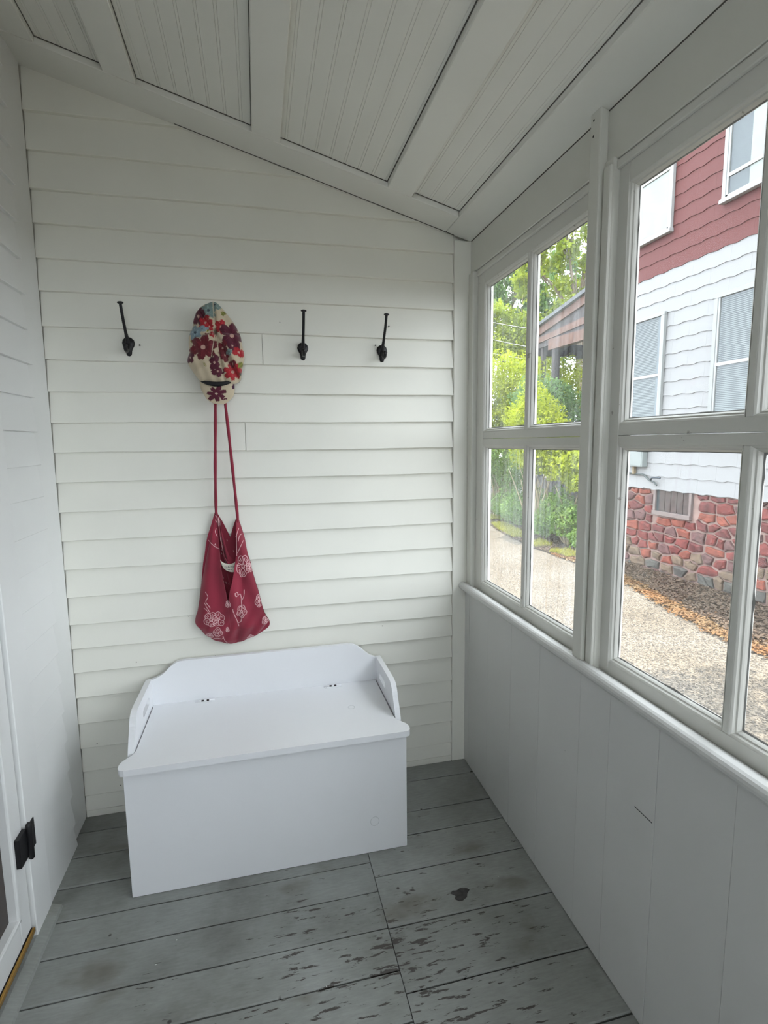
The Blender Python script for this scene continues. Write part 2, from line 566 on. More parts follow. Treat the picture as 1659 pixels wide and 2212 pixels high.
hg = box('hinge_leaf', XL + 0.0215, XL + 0.0245, DY0 + 0.004, -0.4685, 0.262, 0.342, IRON, door, 0.001)
hg = box('hinge_leaf', XL + 0.012, XL + 0.0245, -0.562, DY0 - 0.004, 0.262, 0.342, IRON, door, 0.001)
tube('hinge_knuckle', [(XL + 0.0285, DY0, 0.250), (XL + 0.0285, DY0, 0.254), (XL + 0.0285, DY0, 0.348), (XL + 0.0285, DY0, 0.356)], [0.004, 0.0075, 0.0075, 0.003], IRON, door, 12)

# ceiling ---------------------------------------------------------------------
TH = 0.020          # battens stand proud of the beaded panels by this much
ceiling = ob('ceiling',
             [(XL - 0.12, YE - 0.1, zc(XL - 0.12) + TH + 0.012), (1.0, YE - 0.1, zc(1.0) + TH + 0.012), (1.0, 0.3, zc(1.0) + TH + 0.012), (XL - 0.12, 0.3, zc(XL - 0.12) + TH + 0.012),
              (XL - 0.12, YE - 0.1, zc(XL - 0.12) + 0.16), (1.0, YE - 0.1, zc(1.0) + 0.16), (1.0, 0.3, zc(1.0) + 0.16), (XL - 0.12, 0.3, zc(XL - 0.12) + 0.16)],
             [(3, 2, 1, 0), (4, 5, 6, 7), (0, 1, 5, 4), (1, 2, 6, 5), (2, 3, 7, 6), (3, 0, 4, 7)], W_CEIL)
tag(ceiling, 'sloping white beadboard porch ceiling with flat battens', 'ceiling', kind='structure')
batts = [(XL - 0.01, -0.572), (-0.397, -0.307), (0.024, 0.112), (0.465, 0.549), (0.723, 0.822)]


def slab(name, x0, x1, y0, y1, z_lo, z_hi, mat, parent, bev=0.002):
    """a board lying in the slope of the ceiling"""
    bm = bmesh.new()
    add_box(bm, x0, x1, y0, y1, 0, 1, 0)
    for v in bm.verts:
        v.co.z = zc(v.co.x) + (z_hi if v.co.z > 0.5 else z_lo)
    bmesh.ops.bevel(bm, geom=list(bm.edges), offset=bev, segments=1, affect='EDGES')
    return ob_bm(name, bm, mat, parent)


for i, (a, b_) in enumerate(batts):
    slab('batten', a, b_, YE, -0.1395 if i < 4 else -0.001, 0.0, TH, W_CEIL, ceiling)
slab('batten', XL - 0.01, 0.7215, -0.138, 0.015, 0.0, TH, W_CEIL, ceiling)


def bead_panel(x0, x1, y0, y1):
    """beaded boards: every 47 mm a rounded bead between two grooves, running with the porch"""
    prof = []
    x = x0
    k = 0
    start = x0 + 0.02
    prof.append((x0, 0.0))
    gx = start
    g = 0.0016
    while gx + 0.014 < x1:
        prof += [(gx, 0), (gx + 0.0008, g), (gx + 0.0018, 0.0001), (gx + 0.0072, 0.0001), (gx + 0.0082, g), (gx + 0.009, 0)]
        gx += 0.047
    prof.append((x1, 0.0))
    V = []; F = []
    for y in (y0, y1):
        V += [(px, y, zc(px) + TH + pd) for px, pd in prof]
        V += [(px, y, zc(px) + TH + 0.011) for px, pd in prof]
    n = len(prof)
    for j in range(n - 1):
        F.append((j, j + 1, 2 * n + j + 1, 2 * n + j))
        F.append((n + j + 1, n + j, 3 * n + j, 3 * n + j + 1))
        F.append((j + 1, j, n + j, n + j + 1)); F.append((2 * n + j, 2 * n + j + 1, 3 * n + j + 1, 3 * n + j))
    F.append((0, 2 * n, 3 * n, n)); F.append((n - 1, 2 * n - 1, 4 * n - 1, 3 * n - 1))
    return ob('ceiling_panel', V, F, W_CEIL, ceiling)


for (a, b_) in zip(batts[:-1], batts[1:]):
    bead_panel(a[1] - 0.006, b_[0] + 0.006, YE, -0.128)
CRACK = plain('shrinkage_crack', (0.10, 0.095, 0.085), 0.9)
# dark shrinkage cracks where the panels meet the battens
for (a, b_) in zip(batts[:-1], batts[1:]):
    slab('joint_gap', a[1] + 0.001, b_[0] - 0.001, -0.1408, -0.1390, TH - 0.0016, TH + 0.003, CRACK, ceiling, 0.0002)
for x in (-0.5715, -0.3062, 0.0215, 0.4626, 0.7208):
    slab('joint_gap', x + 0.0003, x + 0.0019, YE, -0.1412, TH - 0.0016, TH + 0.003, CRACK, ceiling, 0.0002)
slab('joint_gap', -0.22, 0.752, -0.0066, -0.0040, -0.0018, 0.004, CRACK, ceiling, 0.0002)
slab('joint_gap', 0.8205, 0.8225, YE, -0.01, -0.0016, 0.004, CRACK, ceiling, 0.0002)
# window wall ---------------------------------------------------------------------
bm = bmesh.new()
add_box(bm, 0.833, 0.872, YE, 0.09, -0.75, 0.752)
add_box(bm, 0.871, 0.875, YE, 0.09, 1.99, zc(0.875) + 0.06)
add_box(bm, 0.836, 0.868, -0.045, 0.09, 0.752, 1.99)
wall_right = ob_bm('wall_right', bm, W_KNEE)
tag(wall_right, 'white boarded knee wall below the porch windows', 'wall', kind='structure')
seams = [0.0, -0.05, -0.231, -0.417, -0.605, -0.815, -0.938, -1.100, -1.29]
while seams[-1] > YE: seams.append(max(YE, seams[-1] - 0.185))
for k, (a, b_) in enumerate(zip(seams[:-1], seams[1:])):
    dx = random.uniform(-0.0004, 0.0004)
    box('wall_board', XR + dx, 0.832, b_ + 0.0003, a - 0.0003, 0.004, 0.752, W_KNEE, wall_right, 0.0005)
# rounded rail under the sashes
prof = [(0.812, 0.742), (0.803, 0.742), (0.801, 0.750), (0.792, 0.752)]
for k in range(9):
    a = math.pi * (1.5 - k / 8 * 1.05)
    prof.append((0.7955 + 0.0155 * math.cos(a), 0.7680 + 0.0150 * math.sin(a)))
prof += [(0.808, 0.7805), (0.818, 0.776), (0.832, 0.770), (0.832, 0.742)]
t5 = loft('trim_5', [[(px, y, pz) for px, pz in prof] for y in (YE, -0.0065)], W_KNEE, None, False)
tag(t5, 'rounded white sill rail running under the porch windows', 'trim', kind='structure')
# header board above the sashes
t6 = box('trim_6', 0.822, 0.87, YE, -0.001, 1.984, zc(0.822) + 0.015, W_TRIM, None, 0.002)
tag(t6, 'white header board above the porch windows', 'trim', kind='structure')
# mullion post
t7 = empty('trim_7', (0.82, -0.82, 0.77))
tag(t7, 'white stepped mullion post between the two porch windows', 'trim', kind='structure')
box('post_core', 0.815, 0.868, -0.858, -0.785, 0.765, 1.99, W_TRIM, t7, 0.002)
box('post_cover', 0.799, 0.823, -0.826, -0.786, 0.775, 2.121, W_TRIM, t7, 0.004, 2)
box('post_stop', 0.808, 0.823, -0.856, -0.829, 0.772, 1.976, W_TRIM, t7, 0.005, 2)
for zz in (2.058, 2.093):
    tube('nail_hole', [(0.7995, -0.800, zz), (0.7985, -0.800, zz)], 0.0028, GAP, t7, 8)
t8 = box('trim_8', 0.812, 0.87, -0.052, -0.007, 0.772, 1.983, W_TRIM, None, 0.004, 2)
tag(t8, 'white stop strip beside the corner board at the first window', 'trim', kind='structure')


# sashes ------------------------------------------------------------------------------
def sash(name, label, ya, yb, panes, glass, detail=True):
    """ya > yb are the far and near ends, panes the openings (far edge, near edge)"""
    w = empty(name, (0.85, (ya + yb) / 2, 0.77))
    tag(w, label, 'window', kind='structure')
    xf, xb = 0.832, 0.868
    zb0, zb1, zm0, zm1, zt0, zt1 = 0.758, 0.803, 1.338, 1.388, 1.922, 1.984
    box('stile', xf, xb, panes[0][0], ya, zb0, zt1, W_SASH, w, 0.0015)
    box('stile', xf, xb, yb, panes[-1][1], zb0, zt1, W_SASH, w, 0.0015)
    box('bottom_rail', xf + 0.0006, xb, panes[-1][1], panes[0][0], zb0, zb1, W_SASH, w, 0.0015)
    box('top_rail', xf + 0.0006, xb, panes[-1][1], panes[0][0], zt0, zt1, W_SASH, w, 0.0015)
    box('rail_bead', xf - 0.008, xf + 0.002, yb, ya, 1.962, 1.983, W_SASH, w, 0.004, 2)
    box('meeting_rail', xf + 0.0004, xb, panes[-1][1], panes[0][0], zm0, 1.3605, W_SASH, w, 0.001)
    box('meeting_rail', xf + 0.0010, xb, panes[-1][1], panes[0][0], 1.3615, zm1, W_SASH, w, 0.001)
    for (p, q) in zip(panes[:-1], panes[1:]):
        for (c, d) in ((zb1, zm0), (zm1, zt0)):
            box('muntin', xf + 0.001, xb, q[0], p[1], c - 0.001, d + 0.001, W_SASH, w, 0.002)
    for (a, b_) in panes:
        for (c, d) in ((zb1, zm0), (zm1, zt0)):
            # stepped ogee all round the opening, in to the putty line
            stp = [(0.0, xf + 0.0015), (0.0035, xf + 0.004), (0.0055, xf + 0.0085), (0.0085, xf + 0.0095), (0.0105, xf + 0.0130), (0.0125, xf + 0.019), (0.0125, xf + 0.023), (0.0, xf + 0.023)]
            rings = []
            for (yy, sy, zz, sz) in ((a, -1, c, 1), (b_, 1, c, 1), (b_, 1, d, -1), (a, -1, d, -1)):
                rings.append([(px, yy + sy * e, zz + sz * e) for e, px in stp])
            n = len(stp); V = [p for r in rings for p in r]; F = []
            for i in range(4):
                for j in range(n):
                    k = (j + 1) % n; i2 = (i + 1) % 4
                    F.append((i * n + j, i * n + k, i2 * n + k, i2 * n + j))
            ob('sash_molding', V, F, W_SASH, w)
            box('pane', xf + 0.0195, xf + 0.0220, b_ + 0.006, a - 0.006, c + 0.006, d - 0.006, glass, w)
            # rough putty line on the inside
            if detail:
                pts = []
                for (yy, zz, yy2, zz2) in ((a - .0125, c + .0125, b_ + .0125, c + .0125), (b_ + .0125, c + .0125, b_ + .0125, d - .0125), (b_ + .0125, d - .0125, a - .0125, d - .0125), (a - .0125, d - .0125, a - .0125, c + .0125)):
                    m_ = max(6, int(math.hypot(yy - yy2, zz - zz2) / 0.02))
                    for k in range(m_):
                        t = k / m_
                        pts.append((yy + (yy2 - yy) * t, zz + (zz2 - zz) * t))
                cy, cz = (a + b_) / 2, (c + d) / 2
                inn = []; outn = []
                for (y, z) in pts:
                    s_ = 0.0012 + abs(random.gauss(0, 0.0011))
                    sy = s_ if y < cy else -s_; sz = s_ if z < cz else -s_
                    inn.append((xf + 0.0192, y + sy * (1 if abs(y - cy) > abs(a - b_) / 2 - 0.014 else 0), z + sz * (1 if abs(z - cz) > abs(c - d) / 2 - 0.014 else 0)))
                    outn.append((xf + 0.0175, y - sy * 0.2, z - sz * 0.2))
                n2 = len(pts)
                ob('putty', inn + outn, [(k, (k + 1) % n2, n2 + (k + 1) % n2, n2 + k) for k in range(n2)], PUTTY, w)
    return w


PUTTY = plain('grey_putty', (0.28, 0.28, 0.27), 0.8)
sash('window_1', 'four pane white porch window nearest the clapboard end wall', -0.053, -0.80, [(-0.113, -0.4315), (-0.4475, -0.7625)], GLASS_A)
sash('window_2', 'four pane white porch window facing the red and white house', -0.846, -1.62, [(-0.8925, -1.227), (-1.243, -1.562)], GLASS_B)
sash('window_3', 'next white porch window along the sill rail, out of frame', -1.70, -2.46, [(-1.75, -2.07), (-2.09, -2.41)], GLASS_B, False)
for k, (nm, lab) in enumerate((('window_4', 'fourth white porch window along the sill rail, out of frame'), ('window_5', 'fifth white porch window along the sill rail, out of frame'), ('window_6', 'sixth white porch window along the sill rail, out of frame'))):
    y0 = -2.54 - 0.84 * k
    sash(nm, lab, y0, y0 - 0.76, [(y0 - 0.05, y0 - 0.37), (y0 - 0.39, y0 - 0.71)], GLASS_B, False)
bm = bmesh.new()
for y0 in (-1.70, -2.54, -3.38, -4.22):
    add_box(bm, 0.815, 0.868, y0, y0 + 0.08, 0.765, 1.99, 0.002)
add_box(bm, 0.815, 0.868, YE, -4.98, 0.765, 1.99, 0.002)
t9 = ob_bm('trim_9', bm, W_TRIM)
tag(t9, 'further white mullion posts along the window wall, out of frame', 'trim', kind='structure')
# unseen porch end: low wall and opening added to set the daylight indoors
bm = bmesh.new()
add_box(bm, XL - 0.1, 0.868, YE - 0.1, YE, -0.1, 0.95)
add_box(bm, XL - 0.1, XL + 0.06, YE - 0.1, YE, 0.95, zc(XL + 0.06) + 0.02)
add_box(bm, XR - 0.06, 0.868, YE - 0.1, YE, 0.95, zc(0.868) + 0.02)
wf = ob_bm('wall_front', bm, W_LEFT)
tag(wf, 'unseen low wall and posts behind the viewer, added to shape the daylight', 'wall', kind='structure')
# the house the porch leans on, so that no sky comes over the left wall
hs = box('wall_house', XL - 4.0, XL - 0.13, -5.6, 0.35, -0.75, 5.6, W_LEFT)
tag(hs, 'upper wall of the house the porch leans on, out of frame', 'wall', kind='structure')
# ------------------------------------------------------------------ storage bench
BX0, BX1 = -0.420, 0.438
bench = empty('storage_bench', ((BX0 + BX1) / 2, -0.22, 0.0))
tag(bench, 'white painted wooden storage bench with hinged lid, low back and slotted arms', 'bench')
box('front_panel', BX0, BX1, -0.424, -0.407, 0.001, 0.4035, W_BENCH, bench, 0.0012)
arm = [(-0.4065, 0.001), (-0.0455, 0.001), (-0.0455, 0.521)]
arm += [(-0.24, 0.524)]
for k in range(1, 9):
    a = math.radians(90 - k * 9.5)
    arm.append((-0.262 - 0.058 * math.cos(a), 0.466 + 0.058 * math.sin(a)))
arm += [(-0.338, 0.452), (-0.352, 0.424), (-0.362, 0.4035), (-0.4065, 0.4035)]
slot = []
for k in range(9):
    a = math.radians(90 + k * 22.5)
    slot.append((-0.192 + 0.0125 * math.cos(a), 0.468 + 0.0125 * math.sin(a)))
for k in range(9):
    a = math.radians(270 + k * 22.5)
    slot.append((-0.108 + 0.0125 * math.cos(a), 0.468 + 0.0125 * math.sin(a)))
for x in (BX0, BX1 - 0.018):
    plate('side_panel', arm, [slot], lambda u, v, w, x=x: (x + w, u, v), 0.018, W_BENCH, bench)
back = [(BX0, 0.001), (BX1, 0.001), (BX1, 0.512)]
rt = spline([(0.436, 0.512, 0), (0.420, 0.514, 0), (0.392, 0.528, 0), (0.362, 0.556, 0), (0.338, 0.572, 0), (0.315, 0.578, 0)], 4)
back += [(p.x, p.y) for p in rt]
lt = spline([(-0.290, 0.579, 0), (-0.313, 0.575, 0), (-0.338, 0.559, 0), (-0.362, 0.536, 0), (-0.396, 0.519, 0), (-0.418, 0.515, 0)], 4)
back += [(p.x, p.y) for p in lt] + [(BX0, 0.514)]
plate('back_panel', back, [], lambda u, v, w: (u, -0.045 + w, v), 0.017, W_BENCH, bench)
box('bottom_panel', BX0 + 0.018, BX1 - 0.018, -0.407, -0.046, 0.02, 0.032, W_BENCH, bench)
box('hinge_strip', BX0 + 0.0185, BX1 - 0.0185, -0.0625, -0.0455, 0.405, 0.4235, W_BENCH, bench, 0.001)
ILX, IRX = BX0 + 0.022, BX1 - 0.022
lid = [(ILX, -0.0645), (ILX, -0.330)]
lid += [(p.x, p.y) for p in spline([(ILX, -0.340, 0), (ILX - 0.004, -0.362, 0), (ILX - 0.018, -0.382, 0), (ILX - 0.031, -0.402, 0), (ILX - 0.033, -0.425, 0), (ILX - 0.027, -0.440, 0), (ILX - 0.014, -0.445, 0)], 4)]
lid += [(p.x, p.y) for p in spline([(IRX + 0.014, -0.445, 0), (IRX + 0.027, -0.440, 0), (IRX + 0.033, -0.425, 0), (IRX + 0.031, -0.402, 0), (IRX + 0.018, -0.382, 0), (IRX + 0.004, -0.362, 0), (IRX, -0.340, 0)], 4)]
lid += [(IRX, -0.330), (IRX, -0.0645)]
lp = plate('lid', lid, [], lambda u, v, w: (u, v, 0.4055 + w), 0.0195, W_BENCH, bench)
bv = lp.modifiers.new('round', 'BEVEL'); bv.width = 0.003; bv.segments = 2; bv.limit_method = 'ANGLE'
for hx in (-0.222, 0.245):
    h = tube('hinge', [(hx - 0.034, -0.0635, 0.4262), (hx - 0.0335, -0.0635, 0.4262), (hx + 0.0335, -0.0635, 0.4262), (hx + 0.034, -0.0635, 0.4262)], [0.002, 0.0042, 0.0042, 0.002], W_BENCH, bench, 10)
    for k in (-0.012, 0.006):
        tube('pin_gap', [(hx + k, -0.0648, 0.4268), (hx + k + 0.0085, -0.0648, 0.4268)], 0.0038, GAP, h, 8)
    for k in (-0.024, 0.024):
        tube('screw', [(hx + k, -0.071, 0.4248), (hx + k, -0.071, 0.4262)], 0.003, W_BENCH, h, 8)
    box('hinge_leaf', hx - 0.032, hx + 0.032, -0.078, -0.0655, 0.4249, 0.4257, W_BENCH, h)
# two faint cup rings in the paint
ring_m = plain('grey_ring_mark', (0.55, 0.57, 0.58), 0.5)
rr_ = [[(0.287 + r_ * 1.0 * math.cos(a), -0.245 + r_ * math.sin(a), 0.4254) for r_ in (0.0105, 0.0125)] for a in [2 * math.pi * k / 28 for k in range(29)]]
V = [p for r_ in rr_ for p in r_]
ob('ring_mark', V, [(2 * k, 2 * k + 1, 2 * k + 3, 2 * k + 2) for k in range(28)], ring_m, bench)

rr_ = [[(0.328 + r_ * math.cos(a), -0.4246, 0.112 + r_ * 1.1 * math.sin(a)) for r_ in (0.0135, 0.0150)] for a in [2 * math.pi * k / 28 for k in range(29)]]
ob('ring_mark', [p for r_ in rr_ for p in r_], [(2 * k, 2 * k + 1, 2 * k + 3, 2 * k + 2) for k in range(28)], ring_m, bench)
# bare patch in the floor paint and scratches in the knee wall
BARE = plain('bare_dark_wood', (0.050, 0.046, 0.045), 0.7, 0, 0.5, 60.0)
pt = [(0.512, -0.640), (0.522, -0.632), (0.535, -0.634), (0.548, -0.628), (0.566, -0.632), (0.574, -0.641), (0.562, -0.652), (0.556, -0.664), (0.540, -0.672), (0.528, -0.672), (0.518, -0.662), (0.524, -0.652)]
plate('paint_patch', pt, [], lambda u, v, w: (u, v, 0.0001 + w), 0.0002, BARE, floor)
for (ya, yb, za, zb_) in ((-1.038, -1.094, 0.516, 0.5155),):
    box('scratch', XR - 0.0008, XR + 0.001, ya, yb, min(za, zb_) - 0.0007, max(za, zb_) + 0.0007, BARE, wall_right)

# ------------------------------------------------------------------ coat hooks
HZ = 1.694
hook_labels = ['leftmost black iron coat hook, left of the floral cap', 'black iron coat hook hidden under the floral cap',
               'bare black iron coat hook just right of the floral cap', 'rightmost black iron coat hook, nearest the windows']
hook_x = [-0.407, -0.117, 0.176, 0.470]


def make_hook(x):
    root = empty('coat_hook', (x, 0.0, HZ))
    tp = [(0, 0.020), (0.010, 0.0172), (0.0172, 0.010), (0.0198, 0.0), (0.0172, -0.010), (0.0120, -0.018), (0.0095, -0.026), (0.0085, -0.036), (0.0055, -0.042), (0, -0.044)]
    tp = tp + [(-a, b) for a, b in tp[1:-1][::-1]]
    rings = []
    for s, y in ((1.0, 0.001), (1.0, -0.003), (0.86, -0.0065), (0.5, -0.009)):
        rings.append([(x + a * s, y, HZ + (b + 0.008) * s - 0.008) for a, b in tp])
    loft('base_plate', rings, IRON, root, True)
    up_ = spline([(x, -0.006, HZ - 0.004), (x, -0.016, HZ + 0.010), (x, -0.036, HZ + 0.034), (x, -0.062, HZ + 0.072), (x, -0.080, HZ + 0.108)], 5)
    tube('upper_arm', up_, [0.0078 - 0.0030 * min(1, k / 10) for k in range(len(up_))], IRON, root, 10)
    e = Vector((x, -0.0815, HZ + 0.1115))
    kn = []
    for k in range(7):
        a = math.pi * k / 6
        kn.append((e + Vector((0, -0.0012, 0.0042)) * (-math.cos(a)), 0.0098 * math.sin(a) + 0.0004))
    tube('knob', [p for p, _ in kn], [r for _, r in kn], IRON, root, 12)
    lo = spline([(x, -0.006, HZ - 0.006), (x, -0.018, HZ - 0.018), (x, -0.034, HZ - 0.030), (x, -0.048, HZ - 0.028), (x, -0.054, HZ - 0.018)], 4)
    tube('lower_arm', lo, [0.0085 - 0.002 * min(1, k / 8) for k in range(len(lo))], IRON, root, 10)
    b = 0.0062
    pts = [(Vector((x, -0.0545, HZ - 0.016)) + Vector((0, -0.001, 0.006)) * (-math.cos(math.pi * k / 6)), 0.0078 * math.sin(math.pi * k / 6) + 0.0004) for k in range(7)]
    tube('lower_knob', [p for p, _ in pts], [r for _, r in pts], IRON, root, 10)
    return root


def copy_tree(src, loc):
    r = src.copy(); COL.objects.link(r); r.location = loc
    for ch in src.children:
        c = ch.copy(); COL.objects.link(c); c.parent = r
    return r


bpy.context.view_layer.update()
h0 = make_hook(hook_x[0])
for i, x in enumerate(hook_x):
    h = h0 if i == 0 else copy_tree(h0, (x, 0.0, HZ))
    tag(h, hook_labels[i], 'coat hook', 'black iron coat hooks on the clapboard wall')
# loose nails left in the boards
NAILS = [(-0.372, 1.688, 'bent nail head beside the leftmost coat hook'), (0.446, 1.712, 'small nail head just left of the rightmost coat hook'), (0.498, 1.782, 'small nail head up and right of the rightmost coat hook')]
for (x, z, lab) in NAILS:
    o = tube('nail', [(x, 0.006, z), (x, -0.003, z), (x, -0.004, z)], [0.0012, 0.0026, 0.0016], IRON, None, 8)
    tag(o, lab, 'nail', 'nails in the clapboards')


# ------------------------------------------------------------------ printed cloth: colour per vertex from drawn shapes
def seg_dist(P, A, B):
    d = B - A
    L = (d * d).sum(1) + 1e-9
    out = np.full(len(P), 1e9)
    for i in range(0, len(A), 64):
        a = A[i:i + 64]; dd = d[i:i + 64]; l = L[i:i + 64]
        t = (((P[:, None, :] - a[None]) * dd[None]).sum(2) / l[None]).clip(0, 1)
        q = a[None] + dd[None] * t[..., None] - P[:, None, :]
        out = np.minimum(out, np.sqrt((q * q).sum(2)).min(1))
    return out


def set_print(o, cols):
    me = o.data
    att = me.color_attributes.new('print', 'FLOAT_COLOR', 'POINT')
    c = np.ones((len(me.vertices), 4), dtype=np.float32)
    c[:, :3] = cols
    att.data.foreach_set('color', c.ravel())


CLOTH_RED = vcol_mat('red_printed_cotton')
CLOTH_CAP = vcol_mat('cream_floral_cotton', 0.9, 0.2)

# ------------------------------------------------------------------ cap
cap = empty('newsboy_cap', (-0.12, -0.06, 1.55))
tag(cap, 'cream cap printed with maroon, red and blue flowers hanging on a hook', 'cap')
CO = [(-121, 1821), (-104, 1810), (-80, 1783), (-56, 1753), (-40, 1721), (-35, 1687), (-29, 1652), (-32, 1632), (-41, 1596), (-46, 1570), (-68, 1556), (-94, 1551), (-132, 1551), (-162, 1558), (-180, 1568), (-202, 1599), (-214, 1621), (-215, 1639), (-208, 1660), (-208, 1704), (-194, 1738), (-187, 1763), (-170, 1793), (-146, 1809)]
CCX, CCZ = -0.121, 1.690
na, nr = 180, 80
cp = spline([(x / 1000, z / 1000, 0) for x, z in CO] + [(CO[0][0] / 1000, CO[0][1] / 1000, 0)], 12)
cp = np.array([(p.x, p.y) for p in cp[:-1]])
cum = np.concatenate([[0], np.cumsum(np.hypot(*np.diff(np.vstack([cp, cp[:1]]), axis=0).T))])
tt = np.linspace(0, cum[-1], na, endpoint=False)
ox = np.interp(tt, cum, np.append(cp[:, 0], cp[0, 0])); oz = np.interp(tt, cum, np.append(cp[:, 1], cp[0, 1]))
# seams run from the button out to the rim; the cloth dips at them and sags in folds between
SEAMS = [(-.121, 1.821), (-.170, 1.793), (-.208, 1.700), (-.135, 1.640), (-.098, 1.560), (-.052, 1.580), (-.040, 1.721)]
BTN = np.array((-0.119, 1.7215))


def crown_y(x, z, r):
    base = -0.060 - 0.034 * np.clip((z - 1.74) / 0.06, 0, 1) - 0.052 * np.sqrt(np.clip(1 - r ** 2.2, 0, 1)) * (1 - 0.5 * np.clip((z - 1.74) / 0.06, 0, 1))
    y = base
    P = np.stack([x, z], 1)
    for (sx, sz) in SEAMS:
        d = seg_dist(P, BTN[None], np.array([[sx, sz]]))
        y = y + 0.0085 * np.exp(-(d / 0.0055) ** 2)
    # one deep fold down the right side, where the cloth tucks under
    d = seg_dist(P, np.array([[-.119, 1.72]]), np.array([[-.050, 1.588]]))
    side = ((x - BTN[0]) * (1.588 - 1.72) - (z - BTN[1]) * (-.050 + .119)) / 0.149
    y = y + 0.013 * np.exp(-((side - 0.010) / 0.011) ** 2) * (z < 1.715) * np.clip((1.715 - z) / 0.04, 0, 1)
    y = y + 0.0022 * np.sin(x * 190 + z * 60) + 0.0016 * np.sin(z * 150 - x * 90)
    return y


rs = (np.linspace(0.0, 1.0, nr) ** 0.8)
X = CCX + (ox[None] - CCX) * rs[1:, None]; Z = CCZ + (oz[None] - CCZ) * rs[1:, None]
RR = np.repeat(rs[1:, None], na, 1)
xs = np.append([CCX], X.ravel()); zs = np.append([CCZ], Z.ravel()); rv = np.append([0], RR.ravel())
ys = crown_y(xs, zs, rv)
V = list(zip(xs, ys, zs)); F = []
for j in range(na): F.append((0, 1 + j, 1 + (j + 1) % na))
for i in range(nr - 2):
    for j in range(na):
        k = (j + 1) % na
        F.append((1 + i * na + j, 1 + (i + 1) * na + j, 1 + (i + 1) * na + k, 1 + i * na + k))
nf = len(V)
# the crown rolls round its edge to the back, open towards the wall
last = 1 + (nr - 2) * na
prev = last
for s_, yb in ((0.99, -0.048), (0.95, -0.034), (0.86, -0.026)):
    st_ = len(V)
    for j in range(na):
        V.append((CCX + (ox[j] - CCX) * s_, yb, CCZ + (oz[j] - CCZ) * s_))
    for j in range(na):
        k = (j + 1) % na
        F.append((prev + j, st_ + j, st_ + k, prev + k))
    prev = st_
crown = ob('crown', V, F, CLOTH_CAP, cap, True)


def pz(u, v):      # drawing units of the print -> metres on the cap
    return (-0.2125 + 0.000159 * u, 1.8413 - 0.000163 * v)


def petal(P, c, R, n, rot, squash=1.0, notch=0.45):
    d = P - np.array(c)[None]
    d = d * np.array([[1.0, 1.0 / squash]])
    rad = np.hypot(d[:, 0], d[:, 1]); th = np.arctan2(d[:, 1], d[:, 0])
    lobe = np.abs(np.cos((th - rot) * n / 2))
    edge = R * (notch + (1 - notch) * lobe ** 0.45) * (1 - 0.04 * np.cos((th - rot) * n * 3)) * (1 + 0.10 * np.sin(th * 2 + c[0] * 900))
    return rad < edge, rad


MAROON, DRED, RED, BLUE, TEAL, GREEN, CREAM, DKBL = (0.085, 0.006, 0.022), (0.13, 0.008, 0.016), (0.36, 0.012, 0.020), (0.20, 0.27, 0.31), (0.17, 0.24, 0.23), (0.16, 0.17, 0.025), (0.56, 0.47, 0.335), (0.035, 0.05, 0.07)
FLW = [((480, 330), 125, 5, .4, TEAL, 1.0), ((600, 210), 110, 4, .9, TEAL, 1.0), ((270, 450), 130, 4, .6, MAROON, 1.15), ((240, 330), 85, 4, .2, MAROON, 1.0), ((410, 570), 120, 5, .1, RED, 1.0), ((480, 640), 70, 4, .5, RED, 1.0),
       ((330, 690), 110, 5, .2, BLUE, .5), ((190, 755), 125, 5, .5, BLUE, .9), ((540, 790), 62, 4, .4, RED, .8), ((420, 790), 40, 3, .4, DRED, .6), ((710, 640), 115, 5, 1.2, RED, 1.0), ((920, 800), 195, 5, 1.3, MAROON, 1.15),
       ((920, 1000), 85, 3, 1.4, MAROON, 1.2), ((335, 1050), 225, 6, .3, DRED, 1.0), ((720, 1050), 95, 4, 1.0, DRED, 1.3), ((760, 1190), 90, 4, .3, DRED, 1.3), ((1045, 1120), 115, 4, .4, RED, .75), ((60, 1250), 75, 4, .6, MAROON, 1.2),
       ((545, 1350), 95, 4, 1.0, MAROON, 1.4), ((600, 1520), 100, 4, .2, MAROON, 1.0), ((900, 1510), 150, 7, .2, RED, 1.0), ((905, 1350), 60, 3, .6, DRED, 1.2), ((850, 1130), 60, 4, .2, TEAL, .9), ((770, 370), 42, 3, .2, GREEN, 1.0)]
LEAF = [((170, 915), 100, .05, .55, GREEN), ((1060, 1370), 85, .9, .6, GREEN), ((1040, 1530), 65, -.9, .6, (0.03, 0.04, 0.02)), ((350, 1390), 60, -1.0, .35, (0.33, 0.29, 0.15)), ((450, 720), 40, .6, .4, GREEN)]


def cap_print(P):
    c = np.tile(np.array(CREAM), (len(P), 1))
    for (cu, R, rot, sq, colr) in LEAF:
        q = P - np.array(pz(*cu)); a = rot
        l = q[:, 0] * math.cos(a) + q[:, 1] * math.sin(a); w_ = -q[:, 0] * math.sin(a) + q[:, 1] * math.cos(a)
        r = R * 0.000161
        m = (np.abs(l) < r) & (np.abs(w_) < r * sq * (1 - (l / r) ** 2))
        c[m] = colr
        c[m & (np.abs(w_) < r * 0.07)] = tuple(min(1, x * 1.9) for x in colr)
    for (cu, R, n, rot, colr, sq) in FLW:
        r = R * 0.000161 * 1.22
        m, rad = petal(P, pz(*cu), r, n, rot, sq)
        c[m] = colr
        m2 = m & (rad < r * 0.17)
        c[m2] = (0.55, 0.34, 0.28) if colr not in (BLUE, TEAL) else DKBL
        q = P - np.array(pz(*cu)); th = np.arctan2(q[:, 1], q[:, 0])
        vein = m & (rad > r * .2) & (rad < r * .7) & (np.abs(np.sin((th - rot) * n / 2)) < 0.10)
        c[vein] = tuple(min(1, x * 1.8 + 0.01) for x in colr)
    return c


